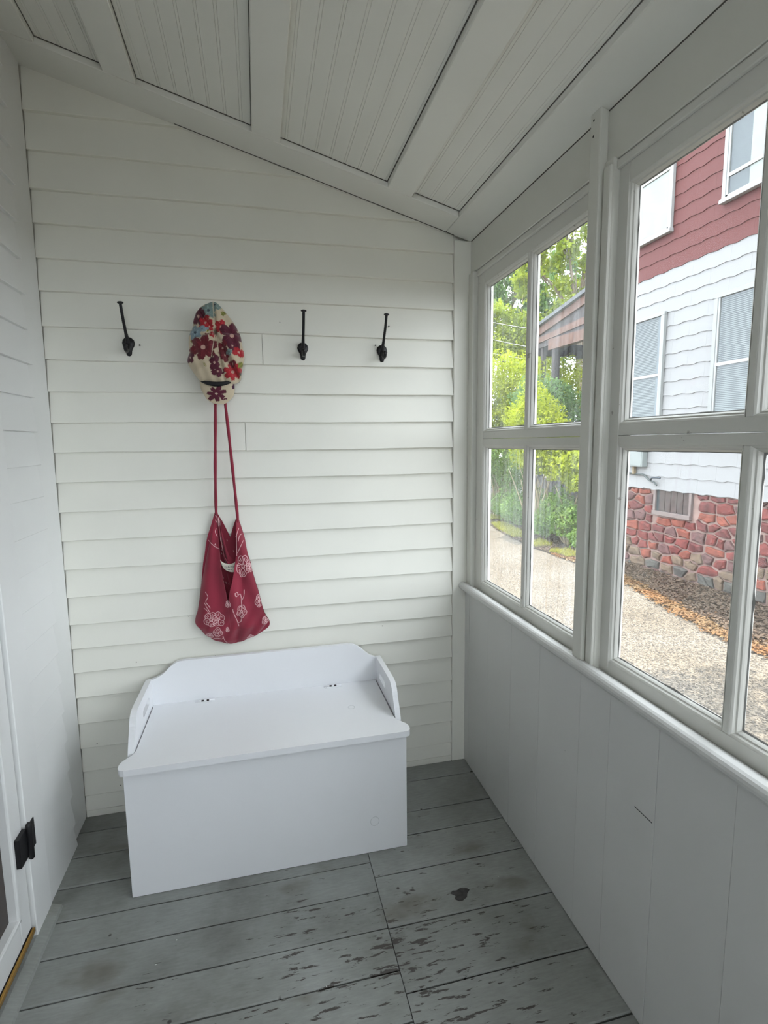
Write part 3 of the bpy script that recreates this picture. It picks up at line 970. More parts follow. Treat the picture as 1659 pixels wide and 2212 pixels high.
allx = np.array([(v[0], v[2]) for v in V])
cc = cap_print(allx)
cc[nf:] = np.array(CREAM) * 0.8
# stitched seams show as a pale line
for (sx, sz) in SEAMS[:1] + SEAMS[3:5]:
    d = seg_dist(allx, BTN[None], np.array([[sx, sz]]))
    cc[d < 0.0012] = (0.62, 0.53, 0.40)
set_print(crown, cc)
# the brim, a curved stiff tongue
BR = [(-181, 1572), (-177, 1539), (-171, 1527), (-158, 1504), (-137, 1490), (-112, 1487), (-98, 1490), (-77, 1508), (-68, 1528), (-66, 1562)]
bp = spline([(x / 1000, z / 1000, 0) for x, z in BR], 10)
bo = np.array([(p.x, p.y) for p in bp])
m_ = len(bo); nrow = 44
topx = np.linspace(bo[0, 0], bo[-1, 0], m_)
topz = 1.572 - 0.014 * np.sin(np.linspace(0, math.pi, m_))
V = []; F = []
for side in (0, 1):
    for i in range(nrow):
        t = i / (nrow - 1)
        for j in range(m_):
            x = topx[j] + (bo[j, 0] - topx[j]) * t; z = topz[j] + (bo[j, 1] - topz[j]) * t
            u = (x + 0.122) / 0.058
            y = -0.058 - 0.030 * max(0.0, 1 - u * u) ** 0.7 * (0.75 + 0.35 * t) + (0.0035 if side else 0)
            V.append((x, y, z))
o_ = nrow * m_
for i in range(nrow - 1):
    for j in range(m_ - 1):
        F.append((i * m_ + j, (i + 1) * m_ + j, (i + 1) * m_ + j + 1, i * m_ + j + 1))
        F.append((o_ + i * m_ + j, o_ + i * m_ + j + 1, o_ + (i + 1) * m_ + j + 1, o_ + (i + 1) * m_ + j))
for j in range(m_ - 1):
    F.append(((nrow - 1) * m_ + j, o_ + (nrow - 1) * m_ + j, o_ + (nrow - 1) * m_ + j + 1, (nrow - 1) * m_ + j + 1))
brim = ob('brim', V, F, CLOTH_CAP, cap, True)
P = np.array([(v[0], v[2]) for v in V])
c = np.tile(np.array(CREAM), (len(P), 1))
for (cu, R, n, rot, colr, sq) in [((545, 1960), 205, 7, .35, MAROON, .80), ((930, 1790), 75, 4, .4, (0.06, 0.012, 0.04), 1.3), ((690, 2065), 70, 3, .1, MAROON, .4)]:
    mm, rad = petal(P, pz(*cu), R * 0.000161, n, rot, sq, 0.30)
    c[mm] = colr
    c[mm & (rad < R * .000161 * .13)] = (0.55, 0.42, 0.32)
set_print(brim, c)
# band painted black for the shadow in the gap between crown and brim
bandr = []
for k in range(21):
    t = k / 20; x = -0.180 + 0.113 * t
    zc_ = 1.566 - 0.013 * math.sin(math.pi * min(1, t * 1.0)); hh = 0.0015 + 0.0062 * math.sin(math.pi * t) ** 0.7
    yy = -0.056 - 0.034 * max(0, 1 - ((x + 0.122) / 0.058) ** 2) ** 0.7
    bandr.append([(x, yy - 0.0005, zc_ - hh), (x, yy - 0.0035, zc_), (x, yy - 0.0005, zc_ + hh), (x, yy + 0.004, zc_)])
BAND = plain('black_band_shadow', (0.010, 0.010, 0.012), 0.8)
loft('band_shadow', bandr, BAND, cap, True)

# ------------------------------------------------------------------ red bag
bag = empty('shoulder_bag', (-0.12, -0.03, 0.62))
tag(bag, 'red cloth shoulder bag with white line flowers hanging by thin straps', 'bag')
BL = [(-157, 1111), (-172, 1065), (-189, 1014), (-200, 957), (-207, 924), (-218, 844), (-226, 791), (-234, 752), (-242, 730), (-245, 707), (-231, 689), (-213, 664), (-183, 639), (-138, 620), (-118, 615)]
BRR = [(-76, 1083), (-69, 1057), (-58, 1011), (-50, 955), (-40, 917), (-35, 884), (-24, 836), (-16, 805), (-3, 740), (7, 712), (19, 687), (17, 670), (3, 657), (-37, 637), (-71, 626), (-105, 615), (-110, 614)]
VL_ = [(-150, 1111), (-150, 1057), (-147, 979), (-145, 938), (-142, 896), (-137, 861), (-130, 819), (-124, 778)]
VR_ = [(-84, 1083), (-87, 1040), (-89, 985), (-92, 939), (-98, 905), (-107, 859), (-117, 825), (-124, 778)]


def along(pts, n):
    p = spline([(x / 1000, z / 1000, 0) for x, z in pts], 8)
    a = np.array([(q.x, q.y) for q in p])
    s = np.concatenate([[0], np.cumsum(np.hypot(*np.diff(a, axis=0).T))])
    t = np.linspace(0, s[-1], n)
    return np.stack([np.interp(t, s, a[:, 0]), np.interp(t, s, a[:, 1])], 1)


def bag_y(x, z):
    cx = -0.115 + (x * 0)
    half = np.interp(z, [0.61, 0.64, 0.69, 0.75, 0.85, 0.95, 1.05, 1.11], [0.03, 0.09, 0.132, 0.125, 0.098, 0.075, 0.05, 0.035])
    u = np.clip((x - (-0.118)) / half, -1, 1)
    dep = np.interp(z, [0.612, 0.63, 0.68, 0.75, 0.85, 0.95, 1.05, 1.11], [0.004, 0.016, 0.038, 0.046, 0.040, 0.030, 0.018, 0.008])
    y = -0.012 - dep * (1 - u * u) ** 0.55
    y = y - 0.0065 * np.sin(u * 7.5 + z * 9) * np.clip((z - 0.62) / 0.1, 0, 1)
    y = y + 0.0085 * np.exp(-((x + 0.088 - (z - .75) * 0.10) / 0.012) ** 2) * np.clip((0.95 - z) / 0.2, 0, 1)
    y = y - 0.0030 * np.sin(x * 130 - z * 70) * np.exp(-((z - 0.68) / 0.07) ** 2)
    return y


def half_front(outer, inner, nrow, ncol, flip):
    A = along(outer, nrow)
    # the inner line goes down the lip, then down the middle to the bottom seam
    B = along(inner + [(-122, 720), (-120, 660), (-116, 616)], nrow)
    V = []
    for i in range(nrow):
        for j in range(ncol):
            t = j / (ncol - 1)
            x = A[i, 0] + (B[i, 0] - A[i, 0]) * t; z = A[i, 1] + (B[i, 1] - A[i, 1]) * t
            V.append((x, z))
    V = np.array(V)
    y = bag_y(V[:, 0], V[:, 1])
    return V, y


nrow, ncol = 300, 80
V = []; F = []
for (outer, inner) in ((BL, VL_), (BRR, VR_)):
    q, y = half_front(outer, inner, nrow, ncol, False)
    base = len(V)
    V += [(a[0], b_, a[1]) for a, b_ in zip(q, y)]
    for i in range(nrow - 1):
        for j in range(ncol - 1):
            k = base + i * ncol + j
            F.append((k, k + 1, k + ncol + 1, k + ncol))
front = ob('front_panel', V, F, CLOTH_RED, bag, True)
FP = np.array([(v[0], v[2]) for v in V])
sm = front.modifiers.new('cloth', 'SOLIDIFY'); sm.thickness = 0.0012; sm.offset = 0


def bu(u, v): return (-0.2300 + 0.000204 * u + 0.0000035 * (0), 1.1280 - 0.000240 * v + 0.000006 * 0)


SA, SB = [], []


def line(pts, n=6):
    p = spline([(*bu(*q), 0) for q in pts], n)
    for a, b_ in zip(p[:-1], p[1:]):
        SA.append((a.x, a.y)); SB.append((b_.x, b_.y))


def bloom(cx, cy, R, n=5, rot=0.0, sq=1.0):
    pts = []
    for k in range(49):
        a = 2 * math.pi * k / 48
        r = R * (0.74 + 0.26 * abs(math.cos((a - rot) * n / 2)) ** 0.8) * (1 + 0.05 * math.sin(3 * a))
        pts.append((cx + r * math.cos(a), cy + r * sq * math.sin(a)))
    line(pts, 1)
    for k in range(n):
        a = rot + 2 * math.pi * (k + .5) / n
        line([(cx + .12 * R * math.cos(a), cy + .12 * R * sq * math.sin(a)), (cx + .55 * R * math.cos(a + .12), cy + .55 * R * sq * math.sin(a + .12)), (cx + .76 * R * math.cos(a), cy + .76 * R * sq * math.sin(a))], 3)
        a2 = rot + 2 * math.pi * k / n
        for w_ in (-.16, .14):
            line([(cx + .52 * R * math.cos(a2 + w_), cy + .52 * R * sq * math.sin(a2 + w_)), (cx + .78 * R * math.cos(a2 + w_ * 1.2), cy + .78 * R * sq * math.sin(a2 + w_ * 1.2))], 2)
    line([(cx + .2 * R * math.cos(t) * (1 + .3 * math.sin(5 * t)), cy + .2 * R * sq * math.sin(t) * (1 + .3 * math.sin(5 * t))) for t in [k * .45 for k in range(15)]], 1)


bloom(210, 1680, 125, 5, .2, .92); bloom(335, 1690, 112, 5, .9, 1.05); bloom(310, 1900, 82, 4, .2, .95); bloom(165, 1955, 62, 4, .5, .85)
bloom(800, 900, 112, 5, .3, 1.55); bloom(915, 900, 70, 5, 0, 1.5); bloom(740, 1590, 85, 5, .2, 1.15); bloom(1050, 1465, 72, 5, .5, 1.4)
bloom(1150, 1790, 62, 5, .1, 1.2); bloom(875, 2075, 72, 6, .4, .9); bloom(515, 1455, 42, 3, .3, 1.3); bloom(480, 1870, 30, 3, .3, 1.4)
line([(140, 1260), (180, 1330), (140, 1400), (190, 1470), (205, 1500)]); line([(115, 1420), (160, 1500), (200, 1560)]); line([(105, 1500), (150, 1530), (190, 1590)])
line([(390, 1980), (420, 2060), (480, 2120), (560, 2170)]); line([(230, 2010), (300, 2000), (370, 2030), (400, 1990)]); line([(320, 2120), (350, 2100), (385, 2140)])
line([(230, 495), (300, 560), (350, 600), (415, 622)]); line([(350, 590), (345, 550), (330, 560)]); line([(365, 320), (350, 370), (380, 440)])
line([(590, 1530), (620, 1640), (660, 1740), (680, 1820)]); line([(665, 1760), (720, 1740), (745, 1640)]); line([(640, 1300), (660, 1350), (730, 1330), (745, 1450), (740, 1540)])
line([(640, 1300), (680, 1290), (690, 1330)]); line([(800, 1270), (790, 1360), (755, 1420)])
line([(750, 330), (715, 420), (705, 560), (700, 740)]); line([(800, 420), (760, 440), (735, 520)]); line([(820, 520), (770, 600), (715, 700)]); line([(690, 880), (740, 885), (770, 870)])
line([(740, 970), (730, 1010), (760, 1070), (800, 1030)]); line([(1010, 2060), (1050, 2020), (1080, 2030)]); line([(1140, 1985), (1165, 1960)])
line([(355, 110), (385, 150), (400, 240)]); line([(360, 190), (385, 230)])
SA = np.array(SA); SB = np.array(SB)
dd = seg_dist(FP, SA, SB)
fold = noise_red = 0.92 + 0.08 * np.sin(FP[:, 0] * 60 + FP[:, 1] * 23)
RED_BASE = np.array((0.255, 0.0125, 0.036))
c = RED_BASE[None] * fold[:, None]
k = np.clip((0.00115 - dd) / 0.0005, 0, 1)[:, None]
c = c * (1 - k) + np.array((0.74, 0.47, 0.48))[None] * k
set_print(front, c)

# back panel, its V shaped top edge seen through the opening
BKT = [(-0.157, 1.111), (-0.149, 1.106), (-0.128, 1.063), (-0.116, 1.035), (-0.108, 1.014), (-0.098, 1.050), (-0.086, 1.081), (-0.076, 1.083)]
A = along(BL, 120); B = along(BRR, 120)
V = []; F = []
nc = 60
topu = np.array([p[0] for p in BKT]); topz_ = np.array([p[1] for p in BKT])
for i in range(120):
    for j in range(nc):
        t = j / (nc - 1)
        x = A[i, 0] + (B[i, 0] - A[i, 0]) * t; z = A[i, 1] + (B[i, 1] - A[i, 1]) * t
        z = min(z, float(np.interp(x, topu, topz_)))
        V.append((x, -0.006 - 0.003 * math.sin(x * 60) * 0.4, z))
for i in range(119):
    for j in range(nc - 1):
        k = i * nc + j
        F.append((k, k + 1, k + nc + 1, k + nc))
bk = ob('back_panel', V, F, CLOTH_RED, bag, True)
P = np.array([(v[0], v[2]) for v in V])
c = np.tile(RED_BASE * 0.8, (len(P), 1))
c[np.abs(np.sin(P[:, 0] * 300) * np.sin(P[:, 1] * 210 + P[:, 0] * 120)) > 0.985] = (0.5, 0.3, 0.3)
set_print(bk, c)


# two swags of cloth hanging inside the mouth
def swag(name, pts, drop, y0, ysag, flower):
    top = spline([(x / 1000, z / 1000, 0) for x, z in pts], 10)
    n = len(top); rows = 26
    V = []; F = []
    for i in range(rows):
        t = i / (rows - 1)
        for j, p in enumerate(top):
            s_ = j / (n - 1)
            w_ = -0.118 + (p.x + 0.118) * (1 - 0.35 * t)
            V.append((w_, y0 - ysag * math.sin(math.pi * s_) * (1 - t) ** 1.3 - 0.004 * math.sin(math.pi * t * 2.2), p.y - drop * t))
    for i in range(rows - 1):
        for j in range(n - 1):
            k = i * n + j
            F.append((k, k + 1, k + n + 1, k + n))
    o = ob(name, V, F, CLOTH_RED, bag, True)
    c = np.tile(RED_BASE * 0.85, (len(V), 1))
    if flower:
        P = np.array([(v[0], v[2]) for v in V]); global SA, SB
        SA, SB = [], []
        bloom(475, 560, 62, 5, .3, 1.9); bloom(425, 220, 36, 4, .2, 1.8); line([(500, 410), (450, 460), (430, 560), (450, 670)])
        dd = seg_dist(P, np.array(SA), np.array(SB))
        k = np.clip((0.00115 - dd) / 0.0006, 0, 1)[:, None]
        c = c * (1 - k) + np.array((0.70, 0.45, 0.46))[None] * k
    set_print(o, c)
    return o


swag('inner_fold', [(-149, 1104), (-141, 1060), (-130, 1010), (-122, 972), (-112, 945), (-98, 934), (-90, 950)], 0.13, -0.011, 0.004, False)
swag('inner_fold', [(-150, 1106), (-147, 1050), (-141, 1000), (-134, 960), (-122, 932), (-108, 922), (-94, 930)], 0.035, -0.017, 0.006, True)
# woven label
LBL = plain('cream_label', (0.58, 0.54, 0.46), 0.9)
lt_ = spline([(-0.1465, 0.940, 0), (-0.140, 0.929, 0), (-0.128, 0.9225, 0), (-0.112, 0.9195, 0), (-0.098, 0.924, 0), (-0.0925, 0.930, 0)], 4)
lb_ = spline([(-0.1455, 0.931, 0), (-0.139, 0.911, 0), (-0.130, 0.899, 0), (-0.116, 0.891, 0), (-0.104, 0.8885, 0), (-0.099, 0.889, 0)], 4)
V = []
for a, b_ in zip(lt_, lb_):
    for t in (0, .5, 1):
        p = a.lerp(b_, t); V.append((p.x, -0.0265 - 0.002 * math.sin(math.pi * t), p.y))
for a, b_ in zip(lt_, lb_):
    for t in (0, .5, 1):
        p = a.lerp(b_, t); V.append((p.x, -0.0255, p.y))
n = len(lt_); F = []
for off in (0, 3 * n):
    for i in range(n - 1):
        for j in range(2): F.append((off + 3 * i + j, off + 3 * i + j + 1, off + 3 * i + 4 + j, off + 3 * i + 3 + j))
lab = ob('label_tag', V, F, LBL, bag, True)
INK = plain('label_ink', (0.03, 0.03, 0.05), 0.9)


def text_mesh(name, body, size, loc, mat, parent, tilt=0.0):
    cu = bpy.data.curves.new(name, 'FONT'); cu.body = body; cu.size = size; cu.extrude = 0.0001; cu.space_character = 1.15
    t = bpy.data.objects.new(name, cu); COL.objects.link(t)
    bpy.context.view_layer.update()
    dg = bpy.context.evaluated_depsgraph_get()
    me = bpy.data.meshes.new_from_object(t.evaluated_get(dg))
    bpy.data.objects.remove(t)
    me.transform(Matrix.Translation(Vector(loc) - WL[parent.name]) @ Matrix.Rotation(tilt, 4, 'Y') @ Matrix.Rotation(math.radians(90), 4, 'X'))
    me.materials.clear(); me.materials.append(mat)
    o = bpy.data.objects.new(name, me)
    return link(o, parent)


text_mesh('label_lettering', 'GANI', 0.0125, (-0.1325, -0.0292, 0.9065), INK, lab, 0.05)
for k, (a, b_) in enumerate(((-0.122, -0.113), (-0.1115, -0.1065))):
    box('label_lettering', a, b_, -0.0291, -0.0286, 0.8985, 0.9003, INK, lab)
# straps: soft tubes up to the hook, hidden at the top by the cap's brim
st_l = spline([(-0.1525, -0.016, 1.100), (-0.1518, -0.020, 1.13), (-0.147, -0.030, 1.26), (-0.139, -0.036, 1.40), (-0.133, -0.040, 1.52), (-0.127, -0.043, 1.63), (-0.119, -0.0445, 1.6735)], 5)
st_r = spline([(-0.0790, -0.016, 1.070), (-0.0792, -0.020, 1.10), (-0.087, -0.030, 1.25), (-0.0955, -0.036, 1.40), (-0.103, -0.040, 1.52), (-0.110, -0.043, 1.63), (-0.116, -0.0445, 1.6735)], 5)
for st_ in (st_l, st_r):
    o = tube('strap', st_, [0.0052 + 0.0006 * math.sin(i * 1.3) for i in range(len(st_))], CLOTH_RED, bag, 10)
    P = np.array([v.co[:] for v in o.data.vertices])
    c = np.tile(RED_BASE, (len(P), 1))
    set_print(o, c)
# ------------------------------------------------------------------ outdoors: ground
GZ = -0.72
XH = 6.0                    # face of the neighbouring house


def asphalt():
    m, nt, b = new_mat('pale_worn_asphalt')
    p = pos(nt)
    v = N(nt, 'ShaderNodeTexVoronoi'); v.inputs['Scale'].default_value = 75.0
    nt.links.new(p, v.inputs['Vector'])
    c = ramp(nt, v.outputs['Color'], [(0.15, (0.042, 0.036, 0.029)), (0.45, (0.118, 0.101, 0.080)), (0.8, (0.225, 0.197, 0.155))])
    n1 = noise(nt, p, 1.1, 4)
    c = mixc(nt, 1.0, c, ramp(nt, n1, [(0.35, (0.78, 0.74, 0.68)), (0.65, (1, 1, 1))]), 'MULTIPLY')
    nt.links.new(c, b.inputs['Base Color'])
    b.inputs['Roughness'].default_value = 0.9
    bump(nt, b, v.outputs['Distance'], 0.5, 0.01)
    return m


SOIL = plain('dark_soil', (0.039, 0.032, 0.023), 0.95, 0, 0.4, 6.0, 0.4)
ASPH = asphalt()
gr = ob('ground', [(-30, -30, GZ - 0.03), (45, -30, GZ - 0.03), (45, 60, GZ - 0.03), (-30, 60, GZ - 0.03)], [(0, 1, 2, 3)], SOIL)
tag(gr, 'bare earth under hedges and beside the neighbouring house', 'ground', kind='structure')
edge = [(4.74, -12), (4.74, 1.0), (4.75, 2.0), (4.76, 2.5), (4.92, 3.36), (5.15, 4.2), (5.30, 4.77), (5.36, 5.4), (5.32, 5.95), (5.2, 7.3), (5.35, 8.8), (5.62, 10.1), (6.35, 11.8), (7.4, 13.4), (9, 15)]
ep = []
for yy in list(np.arange(-12, 1.0, 1.0)) + list(np.arange(1.0, 15.0, 0.12)):
    ep.append((float(np.interp(yy, [q[1] for q in edge], [q[0] for q in edge])) + random.uniform(-.03, .03), float(yy)))
V = []; F = []
for (x, y) in ep:
    V += [(0.955, y, GZ), (x, y, GZ), (x + 0.03, y, GZ - 0.03), (0.955, y, GZ - 0.03)]
for i in range(len(ep) - 1):
    for j in range(4):
        F.append((4 * i + j, 4 * i + (j + 1) % 4, 4 * i + 4 + (j + 1) % 4, 4 * i + 4 + j))
dr = ob('driveway', V, F, ASPH)
tag(dr, 'pale sunlit asphalt driveway outside the porch windows', 'driveway', kind='structure')


def edge_x(y):
    return float(np.interp(y, [q[1] for q in ep], [q[0] for q in ep]))


# ------------------------------------------------------------------ leaves
def leaf_mesh(name, C, size, mat, parent=None, droop=0.35, flat=0.0, fold=0.25, aspect=0.55):
    """C: (n,3) centres; each leaf two folded triangles of its own"""
    n = len(C)
    ax = rng.normal(size=(n, 3)); ax[:, 2] = ax[:, 2] * (1 - flat) - droop
    ax /= np.linalg.norm(ax, axis=1)[:, None]
    nr_ = rng.normal(size=(n, 3)); nr_[:, 2] = np.abs(nr_[:, 2]) * (1 + 4 * flat) + 0.6
    sd = np.cross(ax, nr_); sd /= np.linalg.norm(sd, axis=1)[:, None]
    up_ = np.cross(sd, ax)
    s = size * rng.uniform(0.65, 1.3, n)[:, None]
    b0 = C - ax * s * 0.5; tp = C + ax * s * 0.5
    l = C + sd * s * aspect * 0.5 + up_ * s * fold * 0.4; r = C - sd * s * aspect * 0.5 + up_ * s * fold * 0.4
    V = np.stack([b0, l, tp, r], 1).reshape(-1, 3)
    if parent is not None:
        V = V - np.array(WL[parent.name])[None]
    me = bpy.data.meshes.new(name)
    me.vertices.add(4 * n); me.vertices.foreach_set('co', V.ravel().astype(np.float32))
    idx = np.arange(n)[:, None] * 4 + np.array([[0, 1, 2, 0, 2, 3]])
    me.loops.add(6 * n); me.loops.foreach_set('vertex_index', idx.ravel().astype(np.int32))
    me.polygons.add(2 * n)
    me.polygons.foreach_set('loop_start', (np.arange(2 * n) * 3).astype(np.int32))
    me.polygons.foreach_set('loop_total', np.full(2 * n, 3, dtype=np.int32))
    me.update(calc_edges=True)
    me.materials.append(mat)
    o = bpy.data.objects.new(name, me)
    return link(o, parent)


def blob_pts(n, c, r, shell=0.55):
    d = rng.normal(size=(n, 3)); d /= np.linalg.norm(d, axis=1)[:, None]
    rad = 1 - shell * rng.random(n) ** 2
    k = 1 + 0.10 * np.sin(d[:, 0] * 7 + c[1]) + 0.10 * np.sin(d[:, 1] * 9 + c[0]) + 0.08 * np.sin(d[:, 2] * 8)
    return np.array(c)[None] + d * np.array(r)[None] * (rad * k)[:, None]


L_HEDGE = leaf_mat('hedge_leaves', (0.17, 0.235, 0.02), (0.50, 0.55, 0.05), 0.45, (0.36, 0.43, 0.04))
L_DARK = leaf_mat('blue_green_leaves', (0.10, 0.19, 0.07), (0.20, 0.31, 0.11), 0.35, (0.14, 0.24, 0.10))
L_TREE = leaf_mat('tree_leaves', (0.18, 0.24, 0.03), (0.40, 0.45, 0.05), 0.5, (0.27, 0.35, 0.05))
L_FAR = leaf_mat('far_tree_leaves', (0.10, 0.19, 0.06), (0.20, 0.31, 0.10), 0.4, (0.15, 0.26, 0.09))
L_UNDER = leaf_mat('undergrowth_leaves', (0.11, 0.20, 0.05), (0.26, 0.36, 0.09), 0.4, (0.16, 0.28, 0.07))
BARK = plain('grey_brown_bark', (0.19, 0.15, 0.11), 0.9, 0, 0.35, 25.0, 0.5)
TWIG = plain('pale_stems', (0.30, 0.25, 0.16), 0.9, 0, 0.3, 25.0)


def stems(name, base, h, spread, k, r0, mat, parent):
    V = []; F = []
    for i in range(k):
        a = random.uniform(0, 6.28); q = random.uniform(0.05, 0.3) * spread
        p0 = Vector(base) + Vector((q * math.cos(a), q * math.sin(a), -0.03))
        top = p0 + Vector((random.uniform(-1, 1) * spread, random.uniform(-1, 1) * spread, h * random.uniform(.6, 1)))
        mid = p0.lerp(top, .5) + Vector((random.uniform(-.2, .2), random.uniform(-.2, .2), 0)) * spread
        v, f = loft_vf(tube_rings(spline([p0, mid, top], 4), [r0 * (1 - .08 * j) for j in range(9)], 5), base=len(V))
        V += v; F += f
    return ob(name, V, F, mat, parent, True)


def shrub(label, base, blobs, n, size, mat, h, spread, k=14, group='hedge shrubs along the driveway'):
    root = empty('hedge_shrub', base)
    tag(root, label, 'shrub', group)
    C = []
    tot = sum(b_[1][0] * b_[1][1] + b_[1][1] * b_[1][2] for b_ in blobs)
    for (c, r) in blobs:
        C.append(blob_pts(int(n * (r[0] * r[1] + r[1] * r[2]) / tot), c, r))
    f = leaf_mesh('foliage', np.concatenate(C), size, mat, root)
    tag(f, kind='stuff')
    s = stems('stems', base, h, spread, k, 0.022, TWIG, root)
    tag(s, kind='stuff')
    return root


shrub('tall bright yellow-green shrub seen in the first pane of the corner window', (6.75, 12.4, GZ),
      [((6.7, 12.3, 2.6), (1.0, 0.9, 1.15)), ((6.3, 11.9, 1.9), (0.75, 0.7, 0.9)), ((7.4, 12.0, 2.7), (0.8, 0.8, 1.0)), ((7.1, 11.4, 1.6), (0.8, 0.6, 0.8)), ((6.2, 12.4, 0.9), (0.6, 0.6, 0.6)), ((5.7, 12.8, 2.2), (0.8, 0.8, 1.3))], 34000, 0.085, L_HEDGE, 2.6, 0.7, 22)
shrub('rounded yellow-green shrub in front, below the neighbour porch roof', (5.95, 8.6, GZ),
      [((5.9, 8.7, 1.75), (0.55, 0.6, 0.75)), ((5.75, 8.3, 1.2), (0.5, 0.5, 0.55)), ((6.2, 8.2, 1.25), (0.55, 0.5, 0.55)), ((6.5, 8.0, 1.0), (0.45, 0.45, 0.45))], 17000, 0.065, L_HEDGE, 1.9, 0.4, 16)
shrub('blue-green shrub behind the rounded yellow one', (6.9, 9.3, GZ),
      [((6.7, 9.4, 2.0), (0.7, 0.7, 0.75)), ((7.2, 9.0, 1.5), (0.7, 0.6, 0.8)), ((6.4, 9.7, 2.3), (0.5, 0.5, 0.5)), ((7.2, 8.6, 0.7), (0.5, 0.5, 0.6))], 17000, 0.07, L_DARK, 2.2, 0.5, 14)
shrub('sunlit yellow shrub against the neighbour porch post', (7.9, 10.0, GZ),
      [((7.8, 10.0, 2.6), (0.8, 0.7, 0.7)), ((8.4, 9.6, 2.3), (0.7, 0.6, 0.7)), ((7.3, 10.6, 2.6), (0.7, 0.7, 0.8))], 14000, 0.075, L_HEDGE, 2.4, 0.5, 12)
shrub('drooping light green shrub over the weathered fence', (6.25, 7.6, GZ),
      [((6.15, 7.7, 0.80), (0.48, 0.45, 0.32)), ((6.35, 7.4, 0.52), (0.38, 0.38, 0.22)), ((5.95, 8.0, 0.95), (0.45, 0.4, 0.3))], 5200, 0.075, L_HEDGE, 1.3, 0.4, 16)
shrub('thin leafy shrub with bare stems at the far end of the hedge', (6.35, 11.3, GZ),
      [((6.2, 11.0, 1.0), (0.6, 0.5, 0.55)), ((6.5, 10.7, 0.5), (0.5, 0.5, 0.4)), ((6.0, 11.4, 0.55), (0.5, 0.5, 0.5)), ((6.6, 10.2, 0.9), (0.5, 0.4, 0.45))], 6500, 0.075, L_UNDER, 1.9, 0.6, 34)
shrub('low dark undergrowth plant at the hedge foot near the fence', (5.95, 7.3, GZ),
      [((5.95, 7.3, -0.25), (0.35, 0.40, 0.32)), ((6.05, 7.8, -0.05), (0.35, 0.40, 0.42)), ((5.75, 7.9, -0.35), (0.3, 0.35, 0.28)), ((5.85, 6.75, -0.48), (0.22, 0.25, 0.18))], 5000, 0.07, L_UNDER, 0.7, 0.25, 10)
shrub('low dark undergrowth plant at the hedge foot, far side', (6.2, 9.9, GZ),
      [((6.1, 9.6, -0.3), (0.45, 0.6, 0.35)), ((6.3, 10.4, -0.25), (0.5, 0.6, 0.4)), ((6.2, 9.0, -0.2), (0.4, 0.5, 0.45)), ((6.6, 11.3, -0.3), (0.5, 0.5, 0.35))], 6000, 0.08, L_UNDER, 0.7, 0.3, 10)


shrub('broad green hedge closing the far end of the driveway', (3.2, 19.0, GZ),
      [((1.6, 19.0, 0.9), (1.3, .8, 1.6)), ((3.4, 19.2, 1.2), (1.4, .8, 1.9)), ((5.2, 19.0, 1.0), (1.3, .8, 1.7)), ((6.6, 19.0, 1.6), (1.0, .8, 2.2))], 12000, 0.14, L_DARK, 2.2, 1.6, 16)


def tree(label, base, h, r0, crowns, n, size, mat, lean=(0, 0)):
    root = empty('tree', base)
    tag(root, label, 'tree', 'trees behind the hedge')
    b0 = Vector(base)
    top = b0 + Vector((lean[0], lean[1], h))
    tr = spline([b0, b0.lerp(top, .35) + Vector((.15, .1, 0)), b0.lerp(top, .7) + Vector((-.1, .1, 0)), top], 4)
    tube('trunk', tr, [r0 * (1 - 0.8 * i / (len(tr) - 1)) for i in range(len(tr))], BARK, root, 8)
    V = []; F = []
    for (c, r) in crowns:
        f = random.uniform(.35, .75)
        s = tr[int(f * (len(tr) - 1))]
        e = Vector(c)
        pts = spline([s, s.lerp(e, .5) + Vector((0, 0, .25)), e, e + (e - s) * .25], 4)
        v, q = loft_vf(tube_rings(pts, [r0 * .38 * (1 - .85 * i / (len(pts) - 1)) for i in range(len(pts))], 6), base=len(V))
        V += v; F += q
        for t in range(7):
            d = Vector((random.gauss(0, 1), random.gauss(0, 1), random.gauss(.2, .8))).normalized()
            e2 = e + Vector((d.x * r[0], d.y * r[1], d.z * r[2])) * .85
            pp = spline([e.lerp(s, .25 * random.random()), e.lerp(e2, .5) + Vector((0, 0, .1)), e2], 3)
            v, q = loft_vf(tube_rings(pp, [r0 * .12 * (1 - .8 * i / (len(pp) - 1)) for i in range(len(pp))], 4), base=len(V))
            V += v; F += q
    br = ob('branches', V, F, BARK, root, True); tag(br, kind='stuff')
    tot = sum(b_[1][0] * b_[1][1] for b_ in crowns)
    C = []
    for (c, r) in crowns:
        m = int(n * r[0] * r[1] / tot)
        # leaves gather in tufts
        tf = blob_pts(max(6, m // 75), c, r, 0.8)
        pick = rng.integers(0, len(tf), m)
        C.append(tf[pick] + rng.normal(size=(m, 3)) * 0.13)
    f = leaf_mesh('foliage', np.concatenate(C), size, mat, root); tag(f, kind='stuff')
    return root


